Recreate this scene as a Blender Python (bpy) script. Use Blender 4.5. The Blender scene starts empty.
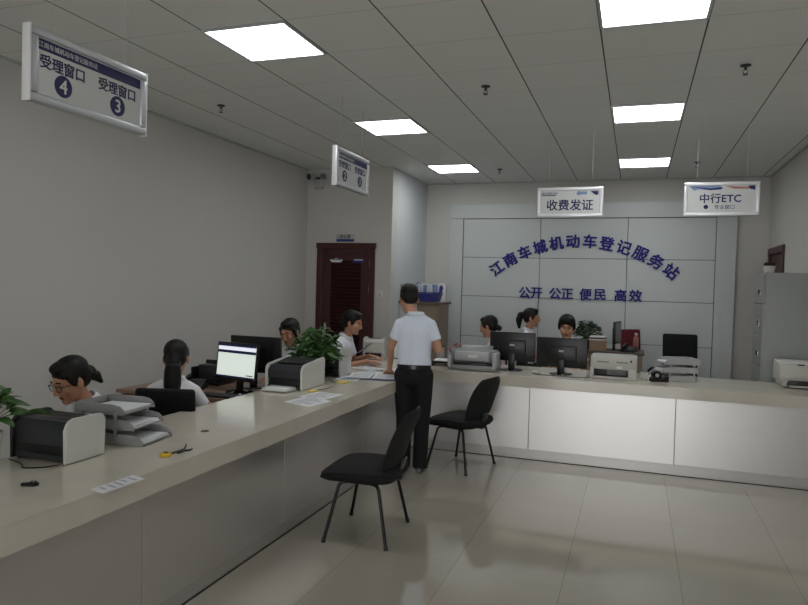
import bpy, bmesh, math, random
from mathutils import Vector as V, Matrix as M, Euler
random.seed(7)
PI = math.pi
COL = bpy.context.scene.collection
CEIL = 3.255

# ------------------------------------------------------------------ materials
def lin(c):
    return tuple((x/255/12.92 if x/255 <= .04045 else ((x/255+.055)/1.055)**2.4) for x in c)
MATS = {}
def mat(name, rgb, rough=.5, metal=0., var=.06, scale=12., bump=0., bscale=60., coat=0., emit=None, estr=0., spec=.5, alpha=1., trans=0.):
    """procedural material: base colour with a soft noise variation and optional noise bump"""
    if name in MATS: return MATS[name]
    m = bpy.data.materials.new(name); m.use_nodes = True
    nt = m.node_tree; b = nt.nodes['Principled BSDF']
    c = lin(rgb)
    tc = nt.nodes.new('ShaderNodeTexCoord')
    nz = nt.nodes.new('ShaderNodeTexNoise'); nz.inputs['Scale'].default_value = scale; nz.inputs['Detail'].default_value = 3
    nt.links.new(tc.outputs['Object'], nz.inputs['Vector'])
    mx = nt.nodes.new('ShaderNodeMix'); mx.data_type = 'RGBA'
    mx.inputs['A'].default_value = tuple(max(0, x*(1-var)) for x in c)+(1,)
    mx.inputs['B'].default_value = tuple(min(1, x*(1+var)) for x in c)+(1,)
    nt.links.new(nz.outputs['Fac'], mx.inputs['Factor'])
    nt.links.new(mx.outputs['Result'], b.inputs['Base Color'])
    b.inputs['Roughness'].default_value = rough; b.inputs['Metallic'].default_value = metal
    b.inputs['Specular IOR Level'].default_value = spec
    if coat: b.inputs['Coat Weight'].default_value = coat
    if trans: b.inputs['Transmission Weight'].default_value = trans
    if alpha < 1: b.inputs['Alpha'].default_value = alpha
    if emit:
        b.inputs['Emission Color'].default_value = lin(emit)+(1,); b.inputs['Emission Strength'].default_value = estr
    if bump:
        n2 = nt.nodes.new('ShaderNodeTexNoise'); n2.inputs['Scale'].default_value = bscale; n2.inputs['Detail'].default_value = 4
        nt.links.new(tc.outputs['Object'], n2.inputs['Vector'])
        bp = nt.nodes.new('ShaderNodeBump'); bp.inputs['Strength'].default_value = bump; bp.inputs['Distance'].default_value = .004
        nt.links.new(n2.outputs['Fac'], bp.inputs['Height']); nt.links.new(bp.outputs['Normal'], b.inputs['Normal'])
    MATS[name] = m
    return m

def grid_mat(name, rgb, line, px, py, ox, oy, wx, wy, rough, var, nscale, rv=0., linefx=1., linefy=1., coat=0., bump=0., aniso=False):
    """world-position tile grid: seams at x = ox + k*px and y = oy + k*py"""
    m = bpy.data.materials.new(name); m.use_nodes = True
    nt = m.node_tree; L = nt.links; b = nt.nodes['Principled BSDF']
    g = nt.nodes.new('ShaderNodeNewGeometry'); sp = nt.nodes.new('ShaderNodeSeparateXYZ'); L.new(g.outputs['Position'], sp.inputs[0])
    def mth(op, a, v=None, w=None):
        n = nt.nodes.new('ShaderNodeMath'); n.operation = op
        if isinstance(a, float): n.inputs[0].default_value = a
        else: L.new(a, n.inputs[0])
        if v is not None:
            if isinstance(v, (float, int)): n.inputs[1].default_value = v
            else: L.new(v, n.inputs[1])
        return n.outputs[0]
    def seam(o, off, per, w):
        t = mth('ADD', mth('SUBTRACT', o, off), 1000*per)
        fr = mth('MODULO', t, per)
        d = mth('MINIMUM', fr, mth('SUBTRACT', float(per), fr))
        return mth('LESS_THAN', d, w)
    fx = mth('MULTIPLY', seam(sp.outputs[0], ox, px, wx), linefx); fy = mth('MULTIPLY', seam(sp.outputs[1], oy, py, wy), linefy)
    f = mth('MAXIMUM', fx, fy)
    nz = nt.nodes.new('ShaderNodeTexNoise'); nz.inputs['Scale'].default_value = nscale; nz.inputs['Detail'].default_value = 5
    nz.inputs['Distortion'].default_value = .6
    mp = nt.nodes.new('ShaderNodeMapping'); mp.inputs['Scale'].default_value = (1, .45, 1) ; L.new(g.outputs['Position'], mp.inputs[0])
    L.new(mp.outputs[0], nz.inputs['Vector'])
    # a slightly different tone for every tile
    wn = nt.nodes.new('ShaderNodeTexWhiteNoise'); wn.noise_dimensions = '2D'
    cb = nt.nodes.new('ShaderNodeCombineXYZ')
    L.new(mth('FLOOR', mth('DIVIDE', mth('SUBTRACT', sp.outputs[0], ox), px)), cb.inputs[0])
    L.new(mth('FLOOR', mth('DIVIDE', mth('SUBTRACT', sp.outputs[1], oy), py)), cb.inputs[1])
    L.new(cb.outputs[0], wn.inputs['Vector'])
    c = lin(rgb)
    mx = nt.nodes.new('ShaderNodeMix'); mx.data_type = 'RGBA'
    mx.inputs['A'].default_value = tuple(x*(1-var) for x in c)+(1,); mx.inputs['B'].default_value = tuple(x*(1+var) for x in c)+(1,)
    fac = mth('ADD', mth('MULTIPLY', nz.outputs['Fac'], 1-rv), mth('MULTIPLY', wn.outputs['Value'], rv))
    L.new(fac, mx.inputs['Factor'])
    m2 = nt.nodes.new('ShaderNodeMix'); m2.data_type = 'RGBA'; L.new(f, m2.inputs['Factor']); L.new(mx.outputs['Result'], m2.inputs['A'])
    m2.inputs['B'].default_value = lin(line)+(1,)
    L.new(m2.outputs['Result'], b.inputs['Base Color'])
    b.inputs['Roughness'].default_value = rough
    if coat: b.inputs['Coat Weight'].default_value = coat; b.inputs['Coat Roughness'].default_value = .03; b.inputs['Coat IOR'].default_value = 1.6
    MATS[name] = m
    return m

# ------------------------------------------------------------------ mesh helpers
class MB:
    def __init__(s): s.bm = bmesh.new()
    def _new(s, n0): return s.bm.verts[n0:] if False else [v for v in s.bm.verts if v.index == -1]
    def _xf(s, vs, m):
        for v in vs: v.co = m @ v.co
    def box(s, c, d, bev=0., rot=None, seg=2):
        r = bmesh.ops.create_cube(s.bm, size=1)
        vs = r['verts']
        for v in vs: v.co = V((v.co.x*d[0], v.co.y*d[1], v.co.z*d[2]))
        if bev > 0:
            es = list({e for v in vs for e in v.link_edges})
            rr = bmesh.ops.bevel(s.bm, geom=es, offset=min(bev, min(d)*.45), segments=seg, profile=.5, affect='EDGES')
            vs = list({v for f in rr['faces'] for v in f.verts})
        m = M.Translation(V(c)) @ (rot.to_4x4() if rot is not None else M())
        s._xf(vs, m); return s
    def box2(s, a, b, bev=0.):
        return s.box([(a[i]+b[i])/2 for i in range(3)], [abs(b[i]-a[i]) for i in range(3)], bev)
    def ell(s, c, r, rot=None, seg=20, rings=14):
        q = bmesh.ops.create_uvsphere(s.bm, u_segments=seg, v_segments=rings, radius=1)
        m = M.Translation(V(c)) @ (rot.to_4x4() if rot is not None else M()) @ M.Diagonal((r[0], r[1], r[2], 1))
        s._xf(q['verts'], m); return s
    def cyl(s, a, b, r1, r2=None, seg=16, cap=True):
        a = V(a); b = V(b); r2 = r1 if r2 is None else r2
        q = bmesh.ops.create_cone(s.bm, cap_ends=cap, segments=seg, radius1=r1, radius2=r2, depth=(b-a).length)
        rot = (b-a).to_track_quat('Z', 'Y').to_matrix().to_4x4()
        s._xf(q['verts'], M.Translation((a+b)/2) @ rot); return s
    def chain(s, pts, rad, seg=14):
        for i in range(len(pts)-1):
            s.cyl(pts[i], pts[i+1], rad[i], rad[i+1], seg)
        for p, r in zip(pts, rad): s.ell(p, (r, r, r), seg=seg, rings=10)
        return s
    def rings(s, rs, seg=24, cap=True):
        """rs: (centre, axis_x, axis_y, rx, ry)"""
        loops = []
        for c, ax, ay, rx, ry in rs:
            c = V(c); ax = V(ax); ay = V(ay)
            loops.append([s.bm.verts.new(c+ax*rx*math.cos(2*PI*k/seg)+ay*ry*math.sin(2*PI*k/seg)) for k in range(seg)])
        for a, b in zip(loops, loops[1:]):
            for k in range(seg):
                s.bm.faces.new((a[k], a[(k+1) % seg], b[(k+1) % seg], b[k]))
        if cap:
            s.bm.faces.new(list(reversed(loops[0]))); s.bm.faces.new(loops[-1])
        return s
    def lathe(s, prof, c=(0, 0, 0), seg=28):
        rs = [((c[0], c[1], c[2]+z), (1, 0, 0), (0, 1, 0), max(r, .0005), max(r, .0005)) for r, z in prof]
        return s.rings(rs, seg)
    def tube(s, pts, r, seg=8):
        pts = [V(p) for p in pts]; rs = []
        up = V((0, 0, 1))
        for i, p in enumerate(pts):
            t = (pts[min(i+1, len(pts)-1)]-pts[max(i-1, 0)]).normalized()
            ax = t.cross(up)
            if ax.length < 1e-3: ax = V((1, 0, 0))
            ax.normalize(); ay = ax.cross(t).normalized()
            rs.append((p, ax, ay, r, r))
        return s.rings(rs, seg)
    def prism(s, poly, axis, a, b, bev=0.):
        """poly: 2-D outline; axis: 0/1/2 extrusion axis, from a to b"""
        def P(u, v, w):
            return V((w, u, v)) if axis == 0 else (V((u, w, v)) if axis == 1 else V((u, v, w)))
        A = [s.bm.verts.new(P(u, v, a)) for u, v in poly]; B = [s.bm.verts.new(P(u, v, b)) for u, v in poly]
        n = len(poly); fs = [s.bm.faces.new(A), s.bm.faces.new(list(reversed(B)))]
        for i in range(n): fs.append(s.bm.faces.new((A[i], B[i], B[(i+1) % n], A[(i+1) % n])))
        return s
    def move(s, m):
        bmesh.ops.transform(s.bm, matrix=m, verts=s.bm.verts[:]); return s
    def build(s, name, m, parent=None, smooth=True, **tagkw):
        bmesh.ops.recalc_face_normals(s.bm, faces=s.bm.faces[:])
        me = bpy.data.meshes.new(name); s.bm.to_mesh(me); s.bm.free()
        return link_mesh(name, me, m, parent, smooth, **tagkw)

def link_mesh(name, me, m, parent=None, smooth=True, **tagkw):
    if m is not None: me.materials.clear(); me.materials.append(m)
    if smooth:
        me.polygons.foreach_set('use_smooth', [True]*len(me.polygons))
        try: me.set_sharp_from_angle(angle=math.radians(38))
        except Exception: pass
    o = bpy.data.objects.new(name, me); COL.objects.link(o)
    if parent is not None: o.parent = parent
    if tagkw: tag(o, **tagkw)
    return o

def tag(o, label=None, cat=None, group=None, kind=None):
    if label: o['label'] = label
    if cat: o['category'] = cat
    if group: o['group'] = group
    if kind: o['kind'] = kind
    return o

def thing(name, label, cat, loc=(0, 0, 0), rz=0., group=None):
    o = bpy.data.objects.new(name, None); COL.objects.link(o)
    o.empty_display_size = .05
    o.location = loc; o.rotation_euler = (0, 0, rz)
    return tag(o, label, cat, group)

def copy_tree(o, parent=None):
    c = o.copy(); COL.objects.link(c); c.parent = parent
    for ch in list(o.children): copy_tree(ch, c)
    return c

def struct(name, mb, m, parent=None, smooth=False):
    o = mb.build(name, m, parent, smooth)
    if parent is None: o['kind'] = 'structure'
    return o

def remesh(name, mb, voxel, m, parent, it=3, fac=.5):
    me = bpy.data.meshes.new('tmp'); mb.bm.to_mesh(me); mb.bm.free()
    o = bpy.data.objects.new('tmp', me); COL.objects.link(o)
    r = o.modifiers.new('r', 'REMESH'); r.mode = 'VOXEL'; r.voxel_size = voxel; r.use_smooth_shade = True
    sm = o.modifiers.new('s', 'SMOOTH'); sm.factor = fac; sm.iterations = it
    dg = bpy.context.evaluated_depsgraph_get()
    me2 = bpy.data.meshes.new_from_object(o.evaluated_get(dg))
    bpy.data.objects.remove(o); bpy.data.meshes.remove(me)
    me2.name = name
    me2.materials.clear(); me2.materials.append(m)
    me2.polygons.foreach_set('use_smooth', [True]*len(me2.polygons))
    ob = bpy.data.objects.new(name, me2); COL.objects.link(ob); ob.parent = parent
    return ob

def text_obj(name, body, size, mtx, m, parent, ext=.0015, bold=0., align='CENTER'):
    c = bpy.data.curves.new('t', 'FONT'); c.body = body; c.size = size; c.extrude = ext/2
    c.align_x = align; c.align_y = 'CENTER'; c.resolution_u = 3
    o = bpy.data.objects.new('t', c); COL.objects.link(o)
    bpy.context.view_layer.update()
    me = bpy.data.meshes.new_from_object(o.evaluated_get(bpy.context.evaluated_depsgraph_get()))
    bpy.data.objects.remove(o); bpy.data.curves.remove(c)
    # centre vertically on the ink
    if len(me.vertices):
        ys = [v.co.y for v in me.vertices]; mid = (min(ys)+max(ys))/2
        me.transform(M.Translation((0, -mid, 0)))
        if bold:   # heavier strokes: the outline stamped slightly shifted all round
            bmx = bmesh.new()
            for k in range(6):
                m2 = me.copy(); m2.transform(M.Translation((bold*math.cos(k*PI/3), bold*math.sin(k*PI/3), k*.00002))); bmx.from_mesh(m2); bpy.data.meshes.remove(m2)
            bmx.to_mesh(me); bmx.free()
    me.transform(mtx); me.name = name
    me.materials.clear(); me.materials.append(m)
    ob = bpy.data.objects.new(name, me); COL.objects.link(ob)
    if parent is not None: ob.parent = parent
    return ob

# text planes: facing -Y (towards the entrance) and facing +X (towards the customers)
def TF_Y(x, y, z, roll=0.): return M.Translation((x, y, z)) @ M.Rotation(roll, 4, 'Y') @ M.Rotation(PI/2, 4, 'X')
def TF_X(x, y, z): return M.Translation((x, y, z)) @ M.Rotation(PI/2, 4, 'Z') @ M.Rotation(PI/2, 4, 'X')

# ------------------------------------------------------------------ palette
m_wall = mat('wall_paint', (196, 194, 188), .75, var=.02, scale=3, bump=.08, bscale=180)
m_wall2 = mat('wall_paint_cool', (196, 200, 202), .7, var=.02, scale=3, bump=.08, bscale=180)
m_ceil = grid_mat('ceiling_panels', (226, 227, 223), (62, 62, 58), .6, .6, -.2575, 0., .005, .002, .55, .02, 2., rv=.5, linefy=.55)
m_floor = grid_mat('porcelain_floor', (168, 162, 149), (100, 95, 85), .64, 1.28, -.34, .09, .0022, .002, .07, .13, 1.1, rv=.25, linefx=.5, linefy=.25, coat=.8)
m_slab = mat('cream_stone', (203, 197, 183), .12, var=.09, scale=5)
m_panel = mat('satin_metal_panel', (206, 203, 200), .36, metal=.75, var=.03, scale=2.)
m_panel_l = m_panel
m_kick = mat('kick_strip', (190, 187, 182), .4, metal=.6, var=.03)
m_dark = mat('dark_gap', (30, 28, 26), .6)
m_alu = mat('satin_aluminium', (196, 199, 202), .42, metal=.6, var=.03)
m_alu_daylit = mat('aluminium_daylit_white', (240, 240, 242), .3, metal=.3, var=.02)  # daylight mirrored in the aluminium, put into the base colour as white
m_white = mat('white_plastic', (205, 205, 200), .4)
m_offw = mat('offwhite_plastic', (188, 186, 178), .45)
m_grey = mat('grey_plastic', (128, 130, 130), .45)
m_lgrey = mat('light_grey_plastic', (172, 174, 174), .42)
m_tgrey = mat('mid_grey_plastic', (146, 147, 146), .42)
m_dgrey = mat('dark_grey_plastic', (44, 46, 50), .42)
m_black = mat('black_plastic', (13, 13, 15), .38)
m_glossb = mat('gloss_black', (12, 12, 14), .15)
m_fab = mat('black_fabric', (8, 8, 9), .9, bump=.4, bscale=300)
m_mesh = mat('black_backrest_fabric', (17, 17, 19), .8, bump=.5, bscale=300)
m_bmet = mat('black_tube', (10, 10, 11), .32, metal=.4)
m_paper = mat('paper', (222, 224, 226), .7, var=.03)
m_ink = mat('printed_grey', (120, 124, 135), .7)
m_inkl = mat('pale_print', (158, 166, 184), .7)
m_blue = mat('navy_lettering', (14, 18, 116), .65, var=.05)
m_bluep = mat('navy_print', (14, 14, 78), .5)
m_brown = mat('dark_red_wood', (66, 28, 27), .42, var=.18, scale=9)
m_brown2 = mat('dark_red_wood_slat', (56, 23, 23), .45, var=.15, scale=9)
m_wood = mat('desk_wood', (140, 112, 94), .45, var=.15, scale=14)
m_wdull = mat('dull_brown_board', (98, 84, 74), .5)
m_tan = mat('tan_laminate', (140, 126, 110), .55, var=.06)
m_card = mat('cardboard', (158, 130, 100), .8, var=.08)
m_leaf = mat('leaf_green', (58, 96, 40), .42, var=.35, scale=25)
m_leafd = mat('leaf_dark_green', (34, 62, 34), .45, var=.3, scale=25)
m_stem = mat('plant_stem', (84, 104, 52), .6)
m_soil = mat('potting_soil', (44, 34, 26), .95, bump=.6)
m_potw = mat('white_ceramic', (214, 214, 208), .25)
m_potd = mat('dark_ceramic', (40, 42, 44), .3)
m_skin = mat('skin', (186, 138, 112), .55, var=.05, scale=30, spec=.35)
m_skin2 = mat('skin_pale', (198, 152, 128), .55, var=.05, scale=30, spec=.35)
m_hair = mat('black_hair', (15, 12, 11), .55, var=.3, scale=60, bump=.5, bscale=120, spec=.3)
m_shirt = mat('white_shirt', (226, 228, 234), .8, var=.02, bump=.3, bscale=14)
m_shirtb = mat('pale_blue_white_shirt', (220, 227, 240), .8, var=.02, bump=.5, bscale=11)
m_blouse_refl = mat('white_blouse_pink_reflection', (224, 208, 208), .8, var=.02, bump=.3, bscale=14)  # white cloth; the pink reflection on it is put into the colour
m_trous = mat('black_trousers', (9, 9, 11), .85, var=.1, bump=.3, bscale=16)
m_shoe = mat('black_leather', (16, 15, 15), .3)
m_lip = mat('lip', (150, 82, 76), .5)
m_eyew = mat('eye_white', (150, 142, 134), .5)
m_iris = mat('iris', (20, 14, 12), .2)
m_yel = mat('yellow_plastic', (214, 178, 38), .35)
m_yelp = mat('yellow_note', (220, 196, 96), .6)
m_bask = mat('blue_plastic', (40, 46, 128), .4)
m_lock = mat('grey_locker_steel', (150, 153, 150), .42, metal=.15, var=.02)
m_red = mat('dark_red_fabric', (96, 22, 30), .7, bump=.3)
m_bp = mat('backdrop_aluminium_board', (190, 195, 193), .38, var=.015, scale=2)
m_glass = mat('clear_plastic', (200, 210, 210), .08, alpha=.35)
m_green = mat('green_glass', (30, 96, 44), .15)
m_bluepap = mat('blue_document', (120, 140, 176), .6)
m_pinkp = mat('dried_flower', (168, 116, 110), .8, var=.2)
m_chrome = mat('chrome', (200, 200, 200), .15, metal=1.)
m_light = mat('led_diffuser', (255, 255, 255), .4, emit=(250, 252, 255), estr=26.)
m_screen = mat('screen_lit', (30, 30, 30), .3, emit=(226, 236, 226), estr=2.0)
m_screenb = mat('screen_navy', (10, 10, 20), .3, emit=(24, 40, 100), estr=.5)
m_screenw = mat('screen_white', (30, 30, 30), .3, emit=(236, 240, 252), estr=2.2)
m_tape = mat('sign_face', (204, 206, 204), .22, var=.02)

# ------------------------------------------------------------------ room shell
XL, XR, YD, YB, YF, XN = -4.4, 1.65, 8.45, 10.0, -3.6, -3.125
struct('floor', MB().box2((XL-.3, YF-.3, -.12), (XR+.3, YB+.3, 0)), m_floor)
struct('ceiling', MB().box2((XL-.3, YF-.3, CEIL), (XR+.3, YB+.3, CEIL+.12)), m_ceil)
struct('wall_left', MB().box2((XL-.2, YF-.2, 0), (XL, YD+.2, CEIL)), m_wall)
# right wall with the far doorway (door leaf fills it)
w = MB(); w.box2((XR, YF-.2, 0), (XR+.2, 8.97, CEIL)); w.box2((XR, 9.93, 0), (XR+.2, YB+.2, CEIL)); w.box2((XR, 8.97, 2.27), (XR+.2, 9.93, CEIL))
struct('wall_right', w, m_wall)
struct('wall_back', MB().box2((XN-.2, YB, 0), (XR+.2, YB+.2, CEIL)), m_wall)
w = MB(); DX0, DX1, DZ = -4.22, -3.352, 2.232
w.box2((XL-.2, YD, 0), (DX0, YD+.2, CEIL)); w.box2((DX1, YD, 0), (XN, YD+.2, CEIL)); w.box2((DX0, YD, DZ), (DX1, YD+.2, CEIL))
struct('wall_door_side', w, m_wall)
struct('wall_recess', MB().box2((XN-.2, YD+.2, 0), (XN, YB, CEIL)), m_wall2)
# entrance wall behind the viewer: unseen, its opening narrowed to shape the daylight
w = MB(); w.box2((XL-.2, YF-.2, 0), (-1.9, YF, CEIL)); w.box2((1.3, YF-.2, 0), (XR+.2, YF, CEIL)); w.box2((-1.9, YF-.2, 2.75), (1.3, YF, CEIL))
w.box2((-1.9, YF-.2, 0), (1.3, YF, .12))
struct('wall_front', w, m_wall)
w = MB()
for x in (-1.87, -.82, .22, 1.27): w.box2((x-.03, YF-.14, .12), (x+.03, YF-.06, 2.75))
for z in (.15, 2.1, 2.72): w.box2((-1.9, YF-.14, z-.03), (1.3, YF-.06, z+.03))
struct('window_1', w, m_alu)
struct('baseboard_left', MB().box2((XL, YF, 0), (XL+.012, YD, .09)), m_lgrey)
struct('baseboard_right', MB().box2((XR-.012, YF, 0), (XR, 8.97, .09)), m_lgrey)
struct('baseboard_back', MB().box2((XN, YB-.012, 0), (XR, YB, .09)), m_lgrey)
w = MB()
w.box2((XL, YF, CEIL-.018), (XL+.018, YD, CEIL)); struct('trim_1', w, m_lgrey)
struct('trim_2', MB().box2((XR-.018, YF, CEIL-.018), (XR, YB, CEIL)), m_lgrey)
struct('trim_3', MB().box2((XN, YB-.018, CEIL-.018), (XR-.018, YB, CEIL)), m_lgrey)

# door_1: dark red wooden door with louvred middle
d = MB()
d.box2((DX0, YD-.03, 0), (DX0+.075, YD+.1, DZ-.075), .006); d.box2((DX1-.075, YD-.03, 0), (DX1, YD+.1, DZ-.075), .006)
d.box2((DX0-.012, YD-.035, DZ-.08), (DX1+.012, YD+.1, DZ), .008)
door = d.build('door_1', m_brown, smooth=False); tag(door, kind='structure')
lx0, lx1 = DX0+.078, DX1-.078
l = MB(); a0, a1 = lx0+.13, lx1-.13
l.box2((lx0, YD+.0, .01), (a0, YD+.045, DZ-.077), .003); l.box2((a1, YD, .01), (lx1, YD+.045, DZ-.077), .003)
l.box2((a0, YD, 1.99), (a1, YD+.045, DZ-.077), .003); l.box2((a0, YD, .01), (a1, YD+.045, .34), .003)
l.box2((a0, YD+.034, .34), (a1, YD+.044, 1.99)); l.build('leaf', m_brown, door, smooth=False)
l = MB(); n = 33
for k in range(n):
    z = .36+k*(1.62/(n-1)); l.box(((a0+a1)/2, YD+.014, z), (a1-a0, .006, .05), rot=M.Rotation(math.radians(38), 3, 'X'))
l.build('louvre', m_brown2, door, smooth=False)
l = MB(); l.box((lx0+.06, YD-.004, 1.02), (.035, .008, .2), .003); l.cyl((lx0+.06, YD-.002, 1.05), (lx0+.06, YD-.05, 1.05), .011); l.cyl((lx0+.06, YD-.045, 1.05), (lx0+.175, YD-.045, 1.05), .009)
l.build('door_handle', m_chrome, door)
for z in (.3, 1.6, 1.95): MB().cyl((lx1+.001, YD-.006, z-.05), (lx1+.001, YD-.006, z+.05), .009).build('hinge', m_chrome, door)
# two strip stickers on the door
for sx, c, lb, ang in ((-3.93, m_paper, 'white and blue strip sticker on the left of the door top', .0), (-3.6, m_bask, 'blue strip sticker on the right of the door top', .06)):
    s = thing('door_sticker', lb, 'sticker', (sx, YD-.002, 2.0))
    q = MB(); q.prism([(-.1, .0), (-.07, -.035), (.07, -.035), (.1, .0), (.0, .018)], 1, -.0015, .0); q.build('backing', c, s, smooth=False)
    MB().box((0, -.0025, .002), (.13, .0015, .012)).build('stripe', m_bluep if c is m_paper else m_paper, s, smooth=False)
# room plate above the door
s = thing('door_plate', 'small grey and blue name plate on the wall above the louvred door', 'sign', (-3.80, YD, 2.30))
MB().box((0, -.006, .02), (.28, .012, .075), .003).build('plate', m_lgrey, s); MB().box((0, -.007, -.032), (.265, .012, .034), .003).build('lower_band', m_bask, s)
text_obj('lettering', '办公室', .055, TF_Y(0, -.0135, .02), m_dark, s, bold=.001)
# light switch
s = thing('light_switch', 'square white light switch beside the louvred door', 'switch', (-3.27, YD, 1.545))
MB().box((0, -.005, 0), (.086, .01, .086), .004).build('plate', m_white, s); MB().box((0, -.012, 0), (.04, .006, .06), .002).build('rocker', m_offw, s)

# door_2 in the right wall, seen past the locker top
d = MB(); d.box2((XR-.02, 8.97, 0), (XR+.1, 9.04, 2.2)); d.box2((XR-.02, 9.86, 0), (XR+.1, 9.93, 2.2)); d.box2((XR-.025, 8.96, 2.2), (XR+.1, 9.94, 2.28))
d2 = d.build('door_2', m_brown, smooth=False); tag(d2, kind='structure')
l = MB(); l.box2((XR+.01, 9.042, .01), (XR+.05, 9.858, 2.198)); l.box2((XR+.004, 9.14, 1.2), (XR+.01, 9.76, 2.08), .002); l.box2((XR+.004, 9.14, .15), (XR+.01, 9.76, 1.05), .002)
l.build('leaf', m_brown2, d2, smooth=False)

# ------------------------------------------------------------------ backdrop board with lettering
BY = YB-.05
bd = thing('backdrop_board', 'large pale grey panelled board on the back wall behind the blue lettering', 'wall board', (0, YB, 0))
def bx(name, x0, x1, z0, z1, m, y0=-.05, y1=-.004): return MB().box2((x0, y0, z0), (x1, y1, z1), .004).build(name, m, bd, smooth=False)
xs = [-2.515, -1.352, -.135, 1.0]; zs = [.1, .93, 1.54, 2.125, 2.705]
q = MB(); q.box2((-2.72, -.036, .1), (1.24, -.004, 2.92)); q.build('seam_backing', m_dgrey, bd, smooth=False)
for i in range(3):
    for k in range(4): bx('panel', xs[i]+.0035, xs[i+1]-.0035, zs[k]+.0035, zs[k+1]-.0035, m_bp, y0=-.044)
bx('left_pilaster', -2.73, -2.52, .1, 2.705, m_bp, y0=-.062); bx('right_pilaster', 1.005, 1.25, .1, 2.705, m_bp, y0=-.062)
bx('top_band', -2.73, 1.25, 2.71, 2.93, m_bp, y0=-.062)
q = MB()
for x in (-2.67, -2.62, -2.57, 1.07, 1.13, 1.19): q.box2((x-.004, -.066, .1), (x+.004, -.060, 2.7))
q.build('groove_trim', m_bp, bd, smooth=False)

title = thing('station_lettering', 'arched dark blue Chinese characters naming the station on the board', 'lettering', (0, BY+.005, 0))
tt = '江南车城机动车登记服务站'
# arch through measured left, crown and right positions
x0_, z0_, xc_, zc_, x1_ = -1.985, 1.965, -.77, 2.375, .45
hw = (x1_-x0_)/2; sag = zc_-z0_; R = (hw*hw+sag*sag)/(2*sag); xm = (x0_+x1_)/2; zc0 = zc_-R; am = math.asin(hw/R)
for i, ch in enumerate(tt):
    a = -am+2*am*i/(len(tt)-1)
    text_obj('character', ch, .205, TF_Y(xm+R*math.sin(a), -.012, zc0+R*math.cos(a), a), m_blue, title, ext=.02, bold=.0062)
slog = thing('slogan_lettering', 'straight row of dark blue Chinese characters under the arched name', 'lettering', (0, BY+.005, 0))
for ch, px in zip('公开公正便民高效', (-1.557, -1.384, -1.114, -.94, -.684, -.484, -.204, -.005)):
    text_obj('character', ch, .178, TF_Y(px, -.012, 1.612), m_blue, slog, ext=.02, bold=.0045)

# ------------------------------------------------------------------ ceiling fittings
def light(x, y, label, grp='square ceiling light panels'):
    t = thing('ceiling_light', label, 'ceiling light', (x, y, CEIL), 0, grp)
    f = MB()
    for sx in (-1, 1): f.box((sx*.289, 0, -.007), (.018, .596, .014), .002); f.box((0, sx*.289, -.007), (.56, .018, .014), .002)
    f.build('frame', m_alu, t, smooth=False)
    MB().box((0, 0, -.004), (.56, .56, .006)).build('diffuser', m_light, t, smooth=False)
    return t
LX, RX = -2.357, .0425
for y, rows in ((3.9, 'nearest'), (6.3, 'middle'), (8.7, 'farthest')):
    light(LX, y, 'square lit ceiling panel, %s of the left row above the staff side' % rows)
    light(RX, y, 'square lit ceiling panel, %s of the right row' % rows)

def sprinkler(x, y, label):
    t = thing('sprinkler', label, 'sprinkler', (x, y, CEIL), 0, 'ceiling sprinklers')
    MB().lathe([(.036, 0), (.036, -.006), (.02, -.012), (.012, -.012)]).build('escutcheon', m_dgrey, t)
    b = MB(); b.cyl((0, 0, -.01), (0, 0, -.035), .009); b.tube([(-.012, 0, -.03), (-.016, 0, -.045), (-.004, 0, -.062)], .003); b.tube([(.012, 0, -.03), (.016, 0, -.045), (.004, 0, -.062)], .003)
    b.build('body', m_dgrey, t)
    MB().cyl((0, 0, -.062), (0, 0, -.066), .017).build('deflector', m_dgrey, t)
for x, y, lb in ((-3.6, 5.2, 'small ceiling sprinkler nearest the left wall'), (-1.17, 5.2, 'small ceiling sprinkler between the two light rows'),
                 (.66, 5.15, 'small ceiling sprinkler right of the right light row, nearer one'), (-1.77, 8.87, 'small ceiling sprinkler near the back wall, above the board left part'),
                 (.64, 8.8, 'small ceiling sprinkler near the back wall above the right hanging sign')): sprinkler(x, y, lb)

# twin-head emergency lamp in the corner above the door
t = thing('emergency_light', 'white twin-head emergency lamp high on the wall corner above the louvred door', 'emergency light', (-4.21, YD, 3.0))
MB().box((0, -.035, .04), (.13, .07, .13), .015).build('housing', m_lgrey, t)
for s in (-1, 1):
    h = MB().cyl((s*.075, -.04, .15), (s*.11, -.12, .135), .042, .05); h.ell((s*.075, -.04, .15), (.042, .042, .042)); hh = h.build('lamp_head', m_lgrey, t)
    MB().cyl((s*.109, -.119, .1352), (s*.112, -.126, .1338), .042).build('lens', m_dgrey, hh)
MB().box((0, -.03, .125), (.2, .03, .03), .006).build('bracket', m_dgrey, t)

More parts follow.
